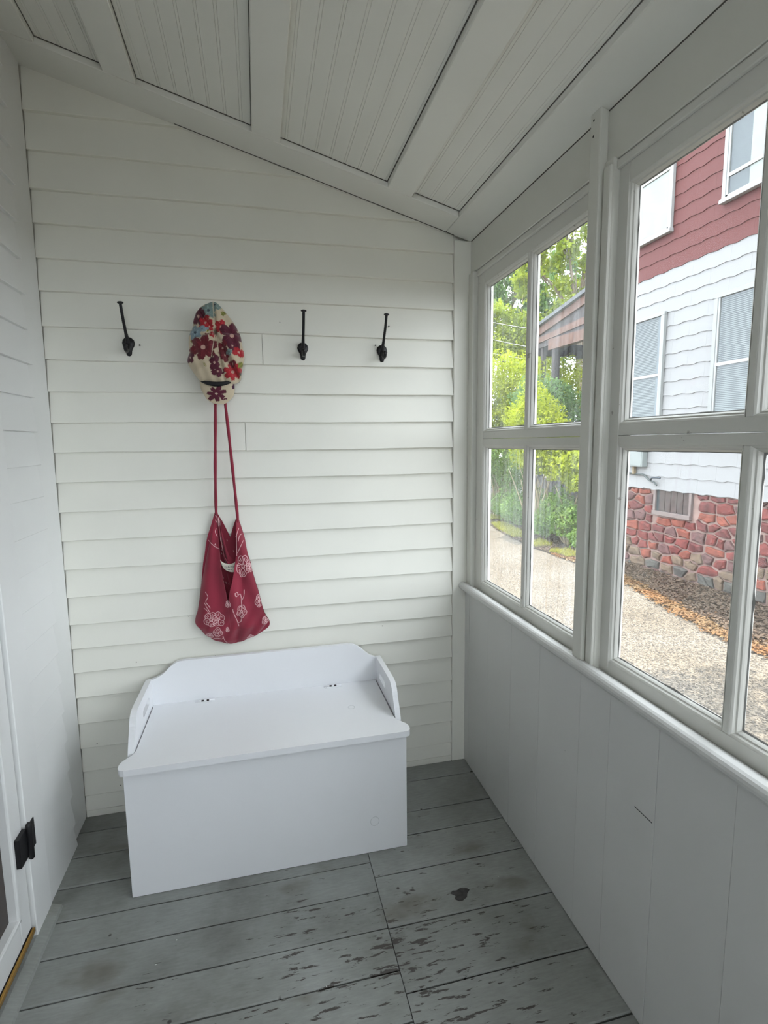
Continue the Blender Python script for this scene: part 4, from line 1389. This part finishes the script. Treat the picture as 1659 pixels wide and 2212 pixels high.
tree('large light green tree rising above the neighbour porch roof', (11.5, 15.5, GZ), 8.5, 0.22,
     [((10.6, 15.2, 8.2), (1.5, 1.2, 1.1)), ((11.8, 15.0, 8.9), (1.5, 1.2, 1.2)), ((11.2, 15.5, 6.6), (1.3, 1.1, .9)), ((12.5, 15.4, 7.4), (1.3, 1.1, 1.2)), ((9.8, 15.6, 7.2), (1.1, 1.0, .9)), ((10.4, 15.2, 5.6), (1.0, 1.0, .6)), ((11.7, 15.3, 10.4), (1.9, 1.4, 1.2)), ((13.6, 15.6, 9.2), (1.6, 1.4, 1.6))], 17500, 0.17, L_TREE)
tree('hazy grey-green tree at the left behind the tall shrub', (9.6, 20.5, GZ), 8.5, 0.25,
     [((9.2, 20.2, 8.3), (1.5, 1.3, 1.0)), ((10.4, 20.0, 7.2), (1.4, 1.3, 1.0)), ((9.0, 20.5, 6.0), (1.3, 1.2, .8)), ((10.6, 20.5, 5.2), (1.4, 1.2, .7)), ((8.4, 20.6, 7.2), (1.2, 1.2, 1.0)), ((10.3, 20.6, 9.3), (1.6, 1.3, 1.0)), ((11.8, 20.8, 8.4), (1.4, 1.2, 1.1))], 11500, 0.20, L_FAR)
tree('darker tree behind the overhead wires', (12.9, 21.5, GZ), 7.5, 0.25,
     [((12.6, 21.2, 6.4), (1.5, 1.3, 1.0)), ((13.8, 21.0, 7.6), (1.5, 1.3, 1.2)), ((12.2, 21.4, 8.3), (1.4, 1.2, 1.0)), ((14.6, 21.6, 6.2), (1.4, 1.3, 1.0)), ((12.4, 21.4, 4.8), (1.6, 1.3, .8)), ((14.4, 21.6, 9.4), (1.7, 1.4, 1.3))], 10000, 0.20, L_FAR)
tree('small leafy tree just over the tall shrub', (8.6, 15.6, GZ), 4.8, 0.13,
     [((8.4, 15.5, 4.7), (.7, .7, .45)), ((9.1, 15.6, 5.3), (.7, .7, .5)), ((8.1, 15.8, 5.6), (.6, .6, .45)), ((9.4, 15.4, 4.4), (.8, .7, .4))], 6500, 0.14, L_TREE)
# tree on the near side whose branches shade the driveway
tree('tree overhanging the driveway, its branches casting the dappled shade', (5.0, -1.8, GZ), 6.2, 0.2,
     [((4.15, 2.35, 5.5), (.75, .45, .3)), ((3.7, 1.7, 6.0), (.6, .35, .3)), ((4.7, 2.0, 5.9), (.5, .4, .3)), ((4.4, 1.0, 6.4), (.8, .6, .4))], 3000, 0.13, L_TREE, (-.5, 1.6))

# leaf litter and weeds --------------------------------------------------------
L_LIT = leaf_mat('dry_leaves', (0.085, 0.065, 0.05), (0.20, 0.15, 0.11), 0.15, (0.13, 0.095, 0.07))
L_SUNLIT = leaf_mat('sunlit_dry_leaves', (0.15, 0.095, 0.05), (0.33, 0.225, 0.125), 0.2, (0.25, 0.135, 0.065))  # brighter tan copy of the dry leaves, sunlight put into the colour
n = 24000
ly = rng.uniform(0.2, 6.6, n); ex = np.array([edge_x(v) for v in ly])
lx = ex + 0.10 + (XH - 0.03 - ex - 0.10) * rng.random(n)
C = np.stack([lx, ly, GZ + 0.012 + 0.035 * rng.random(n) * np.clip((lx - ex + .1) / .3, 0.2, 1)], 1)
o = leaf_mesh('leaf_litter', C, 0.060, L_LIT, None, 0.0, 0.6, 0.4, 0.5)
tag(o, 'old grey-brown fallen leaves along the stone foundation', 'leaves', kind='stuff')
n = 8500
ly = rng.uniform(0.2, 6.6, n); ex = np.array([edge_x(v) for v in ly])
lx = ex - 0.08 + np.abs(rng.normal(size=n)) * 0.24 - 0.10 * rng.random(n) ** 3
C = np.stack([lx, ly, GZ + 0.012 + 0.02 * rng.random(n)], 1)
o = leaf_mesh('sunlit_leaf_litter', C, 0.055, L_SUNLIT, None, 0.0, 0.75, 0.4, 0.5)
tag(o, 'fallen leaves along the driveway edge, sunlight put into their tan colour', 'leaves', kind='stuff')
n = 9000
ly = rng.uniform(6.3, 13.0, n); ex = np.array([edge_x(v) for v in ly])
C = np.stack([ex - 0.05 + rng.random(n) ** 1.2 * 1.1, ly, GZ + 0.015 + 0.02 * rng.random(n)], 1)
o = leaf_mesh('fallen_leaves', C, 0.06, L_LIT, None, 0.0, 0.75, 0.4, 0.5)
tag(o, 'dry fallen leaves scattered along the hedge foot', 'leaves', kind='stuff')
L_GR = leaf_mat('yellow_green_grass', (0.22, 0.25, 0.05), (0.42, 0.40, 0.08), 0.4)
n = 5200
ly = rng.uniform(6.2, 11.5, n); ex = np.array([edge_x(v) for v in ly])
dens = (np.sin(ly * 2.3) + np.sin(ly * 5.1 + 1)) > -0.7
C = np.stack([ex - 0.02 + rng.random(n) ** 1.5 * 0.42, ly, GZ + 0.03 + 0.05 * rng.random(n)], 1)[dens]
o = leaf_mesh('grass', C, 0.09, L_GR, None, -1.3, 0.0, 0.1, 0.14)
tag(o, 'short yellow-green grass at the driveway edge', 'grass', kind='stuff')

# weathered fence behind the hedge --------------------------------------------------
FW = plain('weathered_grey_boards', (0.078, 0.073, 0.070), 0.9, 0, 0.35, 8.0, 0.2)
fence = empty('board_fence', (6.65, 8.4, GZ))
tag(fence, 'weathered grey board fence behind the hedge', 'fence')
y = 6.35
while y < 10.2:
    w_ = random.uniform(0.13, 0.16)
    top = 0.42 + random.uniform(-.03, .03) + (y - 6.35) * 0.02
    box('fence_board', 6.64 + random.uniform(-.004, .004), 6.665, y, y + w_ - 0.012, GZ + 0.02, top, FW, fence)
    y += w_
box('fence_rail', 6.665, 6.70, 6.35, 10.2, -0.35, -0.27, FW, fence)
box('fence_rail', 6.665, 6.70, 6.35, 10.2, 0.15, 0.23, FW, fence)

# overhead wires ----------------------------------------------------------------------
WIRE = plain('pale_cable', (0.322, 0.322, 0.312), 0.5)
wl = [('uppermost overhead cable crossing in front of the trees', 5.40, 4.75), ('second overhead cable, below the uppermost one', 4.98, 4.02), ('third overhead cable, just above the lowest one', 4.50, 3.72), ('lowest overhead cable crossing over the shrub tops', 4.36, 3.53)]
for lab, za, zb in wl:
    pts = [(5.0 + 7.5 * t, 14.0, za + (zb - za) * t - 0.18 * math.sin(math.pi * t)) for t in [k / 12 for k in range(13)]]
    o = tube('overhead_cable', pts, 0.013, WIRE, None, 6)
    tag(o, lab, 'cable', 'overhead cables beyond the hedge')

# ------------------------------------------------------------------ neighbouring house
def shingle_mat(name, c1, c2, fleck):
    m, nt, b = new_mat(name)
    n1 = noise(nt, pos(nt, (1, 22, 3)), 6.0, 4)
    c = ramp(nt, n1, [(0.3, c1), (0.7, c2)])
    n2 = noise(nt, pos(nt, (1, 1, 1)), 38.0, 3)
    k = ramp(nt, n2, [(0.71, grey(0)), (0.75, grey(1))])
    c = mixc(nt, k, c, fleck)
    nt.links.new(c, b.inputs['Base Color']); b.inputs['Roughness'].default_value = 0.75
    bump(nt, b, n1, 0.3, 0.004)
    return m


RED_S = shingle_mat('red_shingle', (0.078, 0.0140, 0.0128), (0.105, 0.0205, 0.0185), (0.17, 0.10, 0.095))
WHT_S = shingle_mat('white_shingle', (0.225, 0.229, 0.232), (0.265, 0.269, 0.272), (0.15, 0.15, 0.15))
H_TRIM = plain('white_window_trim', (0.284, 0.293, 0.293), 0.5, 0, 0.05)
H_GREY = plain('grey_white_frame', (0.237, 0.249, 0.245), 0.5, 0, 0.06)
H_DARK = plain('dark_room', (0.03, 0.038, 0.042), 0.8)
H_SHADE = plain('cream_roller_shade', (0.261, 0.269, 0.237), 0.8, 0, 0.1, 6.0)
H_BLIND = plain('pale_blind_slat', (0.125, 0.135, 0.13), 0.6, 0, 0.05)
H_CURT = plain('grey_curtain', (0.103, 0.119, 0.135), 0.9, 0, 0.2)
MORT = plain('pinkish_white_mortar', (0.230, 0.158, 0.138), 0.95, 0, 0.25, 9.0, 0.5)
ST = [plain('red_painted_stone', (0.131, 0.027, 0.022), 0.85, 0, 0.4, 11.0, 0.5), plain('dark_red_stone', (0.099, 0.024, 0.022), 0.85, 0, 0.4, 11.0, 0.5),
      plain('orange_red_stone', (0.166, 0.043, 0.026), 0.85, 0, 0.35, 11.0, 0.5), plain('mauve_stone', (0.095, 0.046, 0.043), 0.85, 0, 0.4, 11.0, 0.5),
      plain('tan_stone', (0.119, 0.083, 0.055), 0.85, 0, 0.35, 11.0, 0.5), plain('grey_stone', (0.067, 0.063, 0.055), 0.9, 0, 0.35, 11.0, 0.5)]


def hglass():
    m, nt, b = new_mat('house_window_glass')
    nt.nodes.remove(b)
    out = [q for q in nt.nodes if q.type == 'OUTPUT_MATERIAL'][0]
    tr = N(nt, 'ShaderNodeBsdfTransparent'); tr.inputs[0].default_value = (0.93, 0.95, 0.945, 1)
    gl = N(nt, 'ShaderNodeBsdfGlossy'); gl.inputs['Roughness'].default_value = 0.03; gl.inputs[0].default_value = (0.9, 0.95, 1, 1)
    mx = N(nt, 'ShaderNodeMixShader'); mx.inputs[0].default_value = 0.04
    nt.links.new(tr.outputs[0], mx.inputs[1]); nt.links.new(gl.outputs[0], mx.inputs[2])
    nt.links.new(mx.outputs[0], out.inputs['Surface'])
    return m


HGL = hglass()
house = empty('neighbour_house', (XH + 2.0, 2.0, GZ))
tag(house, 'two-storey house with red shingles over white shingles on a stone foundation', 'house')
HY0, HY1, HZT, ZW, ZB = -0.6, 5.95, 6.20, 3.815, 0.586
body = box('house_body', XH + 0.012, XH + 6.0, HY0, HY1, ZB, HZT, WHT_S, house)
box('eave', XH - 0.16, XH + 6.3, HY0 - 0.3, HY1 + 0.3, HZT, HZT + 0.14, H_TRIM, house, 0.01)
ROOFM = plain('grey_roof_shingle', (0.12, 0.12, 0.125), 0.9, 0, 0.3)
V = [(XH - 0.20, HY0 - .3, HZT + .14), (XH + 6.34, HY0 - .3, HZT + .14), (XH + 6.34, HY1 + .3, HZT + .14), (XH - 0.20, HY1 + .3, HZT + .14), (XH + 3, HY0 - .3, HZT + .5), (XH + 3, HY1 + .3, HZT + .5)]
ob('roof', V, [(0, 4, 5, 3), (1, 2, 5, 4), (0, 1, 4), (2, 3, 5), (3, 2, 1, 0)], ROOFM, house)
white = box('white_siding', XH + 0.004, XH + 0.014, HY0, HY1, ZB, ZW, WHT_S, house)
red = box('red_siding', XH + 0.004, XH + 0.014, HY0, HY1, ZW, HZT, RED_S, house)


def shingle_mesh(w_, hgt, seed):
    """lapped shingle with a wavy lower edge; local y 0..w, z 0..hgt"""
    n = 10; V = []; F = []
    for i in range(n + 1):
        y = w_ * i / n
        zb = 0.009 * math.sin(y * 20.4 + seed) + 0.003 * math.sin(y * 47 + seed)
        V += [(-0.016, y, zb), (-0.003, y, hgt + 0.02), (0.004, y, hgt + 0.02), (0.0, y, zb)]
    for i in range(n):
        for j in range(4):
            F.append((4 * i + j, 4 * i + (j + 1) % 4, 4 * i + 4 + (j + 1) % 4, 4 * i + 4 + j))
    F += [(0, 1, 2, 3), (4 * n + 3, 4 * n + 2, 4 * n + 1, 4 * n)]
    me = bpy.data.meshes.new('shingle'); me.from_pydata(V, [], F)
    bm = bmesh.new(); bm.from_mesh(me); bmesh.ops.recalc_face_normals(bm, faces=bm.faces); bm.to_mesh(me); bm.free()
    return me


HR = 0.2043
SW = 0.616
SH_Y0 = -0.072
mw = [shingle_mesh(SW - 0.0012, HR, s) for s in (0.0,)]
for part, mat, z0, z1 in ((white, WHT_S, ZB, ZW), (red, RED_S, ZW, 6.19)):
    meshes = []
    for me in mw:
        m2 = me.copy(); m2.materials.append(mat); meshes.append(m2)
    rows = int(round((z1 - z0) / HR)); step = (z1 - z0) / rows
    for r in range(rows):
        y = SH_Y0 - (0.308 if r % 2 else 0.0)
        while y < HY1 - 0.05:
            w_ = min(SW, HY1 - y)
            s = bpy.data.objects.new('shingle', meshes[0])
            s.scale = (1, (w_ - 0.0) / SW, step / HR)
            link(s, part)
            s.location = Vector((XH + 0.004, y, z0 + r * step)) - WL[part.name]
            y += SW
corner = box('corner_board', XH - 0.022, XH + 0.05, HY1 - 0.09, HY1 + 0.004, ZB, HZT, H_TRIM, house, 0.003)


def hwin(y0, y1, z0, z1, rails, fill, cas=0.055, casing=None):
    """y0 < y1, outer size of the casing; rails: heights of the sash rails"""
    casing = casing or H_TRIM
    w = box('house_window', XH - 0.020, XH - 0.016, y0 + 0.01, y1 - 0.01, z0 + 0.01, z1 - 0.01, H_DARK, house)
    bm = bmesh.new()
    xo, xi = XH - 0.062, XH - 0.012
    add_box(bm, xo, xi, y0, y0 + cas, z0 + 0.04, z1 - cas, 0.003); add_box(bm, xo, xi, y1 - cas, y1, z0 + 0.04, z1 - cas, 0.003)
    add_box(bm, xo, xi, y0, y1, z1 - cas, z1, 0.003); add_box(bm, xo - 0.025, xi, y0 - 0.015, y1 + 0.015, z0 - 0.012, z0 + 0.04, 0.004)
    ob_bm('casing', bm, casing, w)
    bm = bmesh.new()
    a, b_ = y0 + cas, y1 - cas
    add_box(bm, XH - 0.052, XH - 0.03, a, a + 0.03, z0 + .04, z1 - cas); add_box(bm, XH - 0.052, XH - 0.03, b_ - 0.03, b_, z0 + .04, z1 - cas)
    add_box(bm, XH - 0.052, XH - 0.03, a, b_, z0 + .04, z0 + .075)
    for rz in rails:
        add_box(bm, XH - 0.054, XH - 0.03, a, b_, rz - 0.022, rz + 0.022)
    ob_bm('sash_frame', bm, H_TRIM, w)
    box('pane', XH - 0.041, XH - 0.039, a + .02, b_ - .02, z0 + .06, z1 - cas, HGL, w)
    if fill == 'blind':
        V = []; F = []
        z = z0 + 0.10
        while z < z1 - cas:
            k = len(V)
            V += [(XH - 0.034, a + .10, z), (XH - 0.034, b_ - .03, z), (XH - 0.023, b_ - .03, z + 0.012), (XH - 0.023, a + .10, z + 0.012)]
            F.append((k, k + 1, k + 2, k + 3)); z += 0.024
        o = ob('blind', V, F, H_BLIND, w); tag(o, kind='stuff')
        box('curtain', XH - 0.028, XH - 0.021, a + .0, a + .10, z0 + .05, z1 - cas, H_CURT, w)
    elif fill == 'shade':
        box('roller_shade', XH - 0.034, XH - 0.028, a + .03, b_ - .03, z0 + .07, rails[-1] - 0.02, H_SHADE, w)
    elif fill == 'curtain':
        box('curtain', XH - 0.034, XH - 0.026, a + .25, a + .44, z0 + .05, z1 - cas, H_SHADE, w)
    return w


hwin(4.98, 5.80, 1.40, 3.235, [2.325], 'blind', 0.05, H_GREY)
hwin(3.22, 4.095, 1.40, 3.235, [2.325], 'blind', 0.06, H_GREY)
hwin(1.50, 2.40, 1.40, 3.235, [2.325], 'blind', 0.06, H_GREY)
hwin(4.96, 5.80, 4.345, 5.95, [5.23], 'shade', 0.05)
hwin(3.22, 4.09, 4.355, 5.95, [4.66, 5.30], 'curtain', 0.055)
hwin(1.50, 2.38, 4.355, 5.95, [4.66, 5.30], 'curtain', 0.055)

# stone foundation: one rounded, uneven stone at a time
found = box('stone_foundation', XH + 0.03, XH + 6.0, HY0, HY1, GZ - 0.05, ZB + 0.01, MORT, house)
BWY0, BWY1, BWZ0 = 4.33, 5.07, 0.225


def clip(poly, m, nrm):
    """keep the side of the line through m where (p - m).nrm < 0"""
    out = []
    for i in range(len(poly)):
        p, q = poly[i], poly[(i + 1) % len(poly)]
        a = (p[0] - m[0]) * nrm[0] + (p[1] - m[1]) * nrm[1]; c_ = (q[0] - m[0]) * nrm[0] + (q[1] - m[1]) * nrm[1]
        if a <= 0: out.append(p)
        if (a < 0) != (c_ < 0):
            t = a / (a - c_); out.append((p[0] + (q[0] - p[0]) * t, p[1] + (q[1] - p[1]) * t))
    return out


seeds = []
z = GZ - 0.04
row = 0
while z < ZB + 0.1:
    y = 0.15 + random.uniform(0, .2)
    while y < HY1 + 0.1:
        w_ = random.choice([0.13, 0.18, 0.24, 0.30, 0.36])
        seeds.append((y + w_ / 2, z + random.uniform(-.035, .035)))
        y += w_
    z += 0.148; row += 1
AZ = 1.75                      # stones are laid flat: distances up count more than along
for (sy, sz) in seeds:
    poly = [(sy - .35, sz - .2), (sy + .35, sz - .2), (sy + .35, sz + .2), (sy - .35, sz + .2)]
    for (qy, qz) in seeds:
        if (qy, qz) != (sy, sz) and abs(qy - sy) < .8 and abs(qz - sz) < .45:
            nv = (qy - sy, (qz - sz) * AZ * AZ)
            poly = clip(poly, ((qy + sy) / 2, (qz + sz) / 2), nv)
            if len(poly) < 3: break
    for (m, nv) in (((0, ZB - .004), (0, 1)), ((0, GZ - .02), (0, -1)), ((HY1 - .005, 0), (1, 0)), ((0.2, 0), (-1, 0))):
        if len(poly) >= 3: poly = clip(poly, m, nv)
    # keep clear of the basement window
    if len(poly) >= 3 and sz > BWZ0 - 0.10 and BWY0 - 0.25 < sy < BWY1 + 0.25:
        if sy < (BWY0 + BWY1) / 2 and sy < BWY0 - .02: poly = clip(poly, (BWY0 - .02, 0), (1, 0))
        elif sy > BWY1 + .02: poly = clip(poly, (BWY1 + .02, 0), (-1, 0))
        elif sz < BWZ0 - .02: poly = clip(poly, (0, BWZ0 - .045), (0, 1))
        else: continue
    if len(poly) < 3: continue
    cy_ = sum(p[0] for p in poly) / len(poly); cz_ = sum(p[1] for p in poly) / len(poly)
    dense = []
    for i in range(len(poly)):
        p, q = poly[i], poly[(i + 1) % len(poly)]
        L = math.hypot(q[0] - p[0], q[1] - p[1]); k = max(1, int(L / 0.05))
        for s in range(k): dense.append((p[0] + (q[0] - p[0]) * s / k, p[1] + (q[1] - p[1]) * s / k))
    if len(dense) < 5: continue
    gap = random.uniform(0.005, 0.020)
    ring0 = []
    for (py, pz_) in dense:
        dl = math.hypot(py - cy_, pz_ - cz_) + 1e-6
        f = max(.35, 1 - (gap + abs(random.gauss(0, .008))) / dl)
        ring0.append((cy_ + (py - cy_) * f, cz_ + (pz_ - cz_) * f))
    tx, tz = random.uniform(-.06, .06), random.uniform(-.10, .10)
    rings = []
    for s, x in ((1.0, XH + 0.034), (1.0, XH + 0.016), (0.92, XH + 0.002), (0.6, XH - 0.006)):
        rings.append([(x + random.uniform(-.004, .004) + (tx * (p[0] - cy_) + tz * (p[1] - cz_)) * (s < 1), cy_ + (p[0] - cy_) * s, cz_ + (p[1] - cz_) * s) for p in ring0])
    t = (cz_ - GZ) / (ZB - GZ)
    if t < 0.15: mat = random.choice([ST[5], ST[5], ST[4], ST[3]])
    elif t < 0.36: mat = random.choice([ST[4], ST[3], ST[0], ST[4], ST[2]])
    else: mat = random.choice([ST[0], ST[0], ST[1], ST[1], ST[2], ST[3]])
    loft('stone', rings, mat, found, False)
# basement window
bw_ = box('basement_window', XH + 0.018, XH + 0.029, BWY0 + .02, BWY1 - .02, BWZ0 + .01, ZB + .005, H_DARK, house)
BFR = plain('grey_pink_frame', (0.166, 0.135, 0.126), 0.8, 0, .15)
bm = bmesh.new()
add_box(bm, XH - 0.012, XH + 0.03, BWY0 - .01, BWY0 + .035, BWZ0 + .035, ZB, 0.003); add_box(bm, XH - 0.012, XH + 0.03, BWY1 - .045, BWY1 + .005, BWZ0 + .035, ZB, 0.003)
add_box(bm, XH - 0.030, XH + 0.03, BWY0 - .01, BWY1 + .005, BWZ0 - .03, BWZ0 + .035, 0.004)
ob_bm('casing', bm, BFR, bw_)
OLDW = plain('dark_old_wood', (0.07, 0.055, 0.05), 0.9, 0, .3)
for k in range(5):
    box('plank', XH + 0.008, XH + 0.017, BWY0 + .04 + .12 * k, BWY0 + .15 + .12 * k, BWZ0 + .04, ZB, OLDW, bw_)

# brown porch at the back corner of the house
BRN = plain('brown_painted_timber', (0.119, 0.065, 0.049), 0.8, 0, .25, 9.0)
BRD = plain('dark_brown_boards', (0.055, 0.048, 0.048), 0.85, 0, .3, 9.0)
XP = 7.0
porch = empty('neighbour_porch', (8.0, 8.5, GZ))
tag(porch, 'brown timber porch roof on posts at the corner of the neighbouring house', 'porch')


def rake(name, x0, x1, pts, mat):
    """side view polygon (y, z) pushed through x"""
    n = len(pts)
    V = [(x0, y, z) for y, z in pts] + [(x1, y, z) for y, z in pts]
    F = [tuple(range(n))[::-1], tuple(range(n, 2 * n))] + [(i, (i + 1) % n, n + (i + 1) % n, n + i) for i in range(n)]
    return ob(name, V, F, mat, porch)


rake('roof_deck', XP - 0.12, 10.0, [(10.875, 4.094), (5.97, 4.85), (5.97, 4.95), (10.9, 4.162)], plain('grey_porch_roofing', (0.105, 0.112, 0.120), 0.8))
rake('rake_board', XP - 0.045, XP, [(10.81, 3.91), (5.97, 4.665), (5.97, 4.85), (10.81, 4.094)], BRN)
rake('gable_boards', XP, XP + 0.025, [(10.75, 3.82), (5.97, 3.95), (5.97, 4.74), (10.75, 4.04)], BRD)
rake('frieze_board', XP - 0.03, XP, [(10.78, 3.77), (5.97, 3.95), (5.97, 4.12), (10.78, 3.894)], BRN)
rake('soffit_board', XP, XP + 0.04, [(10.72, 3.66), (5.97, 3.66), (5.97, 3.96), (10.72, 3.79)], BRD)
rake('beam', XP - 0.04, XP + 0.12, [(10.0, 3.53), (5.97, 3.495), (5.97, 3.66), (10.0, 3.788)], BRN)
rake('inner_beam', XP + 1.1, XP + 1.2, [(10.6, 3.42), (5.97, 3.10), (5.97, 3.66), (10.6, 3.72)], BRD)
rake('end_beam', XP, 9.9, [(10.68, 3.50), (10.53, 3.50), (10.53, 3.79), (10.68, 3.79)], BRD)
box('post', XP, XP + 0.14, 9.75, 9.89, GZ, 3.525, BRD, porch, 0.004)
box('post', XP + 0.03, XP + 0.13, 10.36, 10.46, GZ, 3.66, BRD, porch, 0.004)
box('post', 9.75, 9.87, 10.53, 10.65, GZ, 3.5, BRD, porch, 0.004)

# utility box, pipe and tap low on the white shingles
ub = empty('utility_box', (XH - 0.06, 5.38, 0.93))
tag(ub, 'pale grey metal utility box low on the white shingles', 'utility box')
UBM = plain('pale_grey_metal', (0.205, 0.230, 0.225), 0.5, 0, .08)
box('housing', XH - 0.11, XH - 0.012, 5.24, 5.64, 0.925, 1.36, UBM, ub, 0.006)
box('cover_flange', XH - 0.116, XH - 0.108, 5.26, 5.62, 0.945, 1.34, UBM, ub, 0.002)
box('conduit', XH - 0.07, XH - 0.018, 5.47, 5.51, 0.80, 0.926, plain('yellowed_conduit', (0.217, 0.166, 0.099), 0.6), ub, 0.004)
cb = empty('garden_pipe', (XH - 0.03, 5.2, 0.78))
tag(cb, 'dark bent pipe with a tap below the utility box', 'pipe')
CBM = plain('dark_green_pipe', (0.047, 0.059, 0.059), 0.5)
tube('pipe_run', spline([(XH - .03, 5.70, .815), (XH - .03, 5.42, .80), (XH - .035, 5.28, .80), (XH - .05, 5.13, .725), (XH - .06, 5.02, .70), (XH - .05, 4.96, .655)], 5), 0.014, CBM, cb, 8)
tube('tap_handle', spline([(XH - .055, 5.10, .715), (XH - .08, 5.04, .765), (XH - .08, 4.93, .775), (XH - .075, 4.87, .775)], 4), 0.013, plain('blue_grey_tap', (0.040, 0.052, 0.067), 0.5), cb, 8)
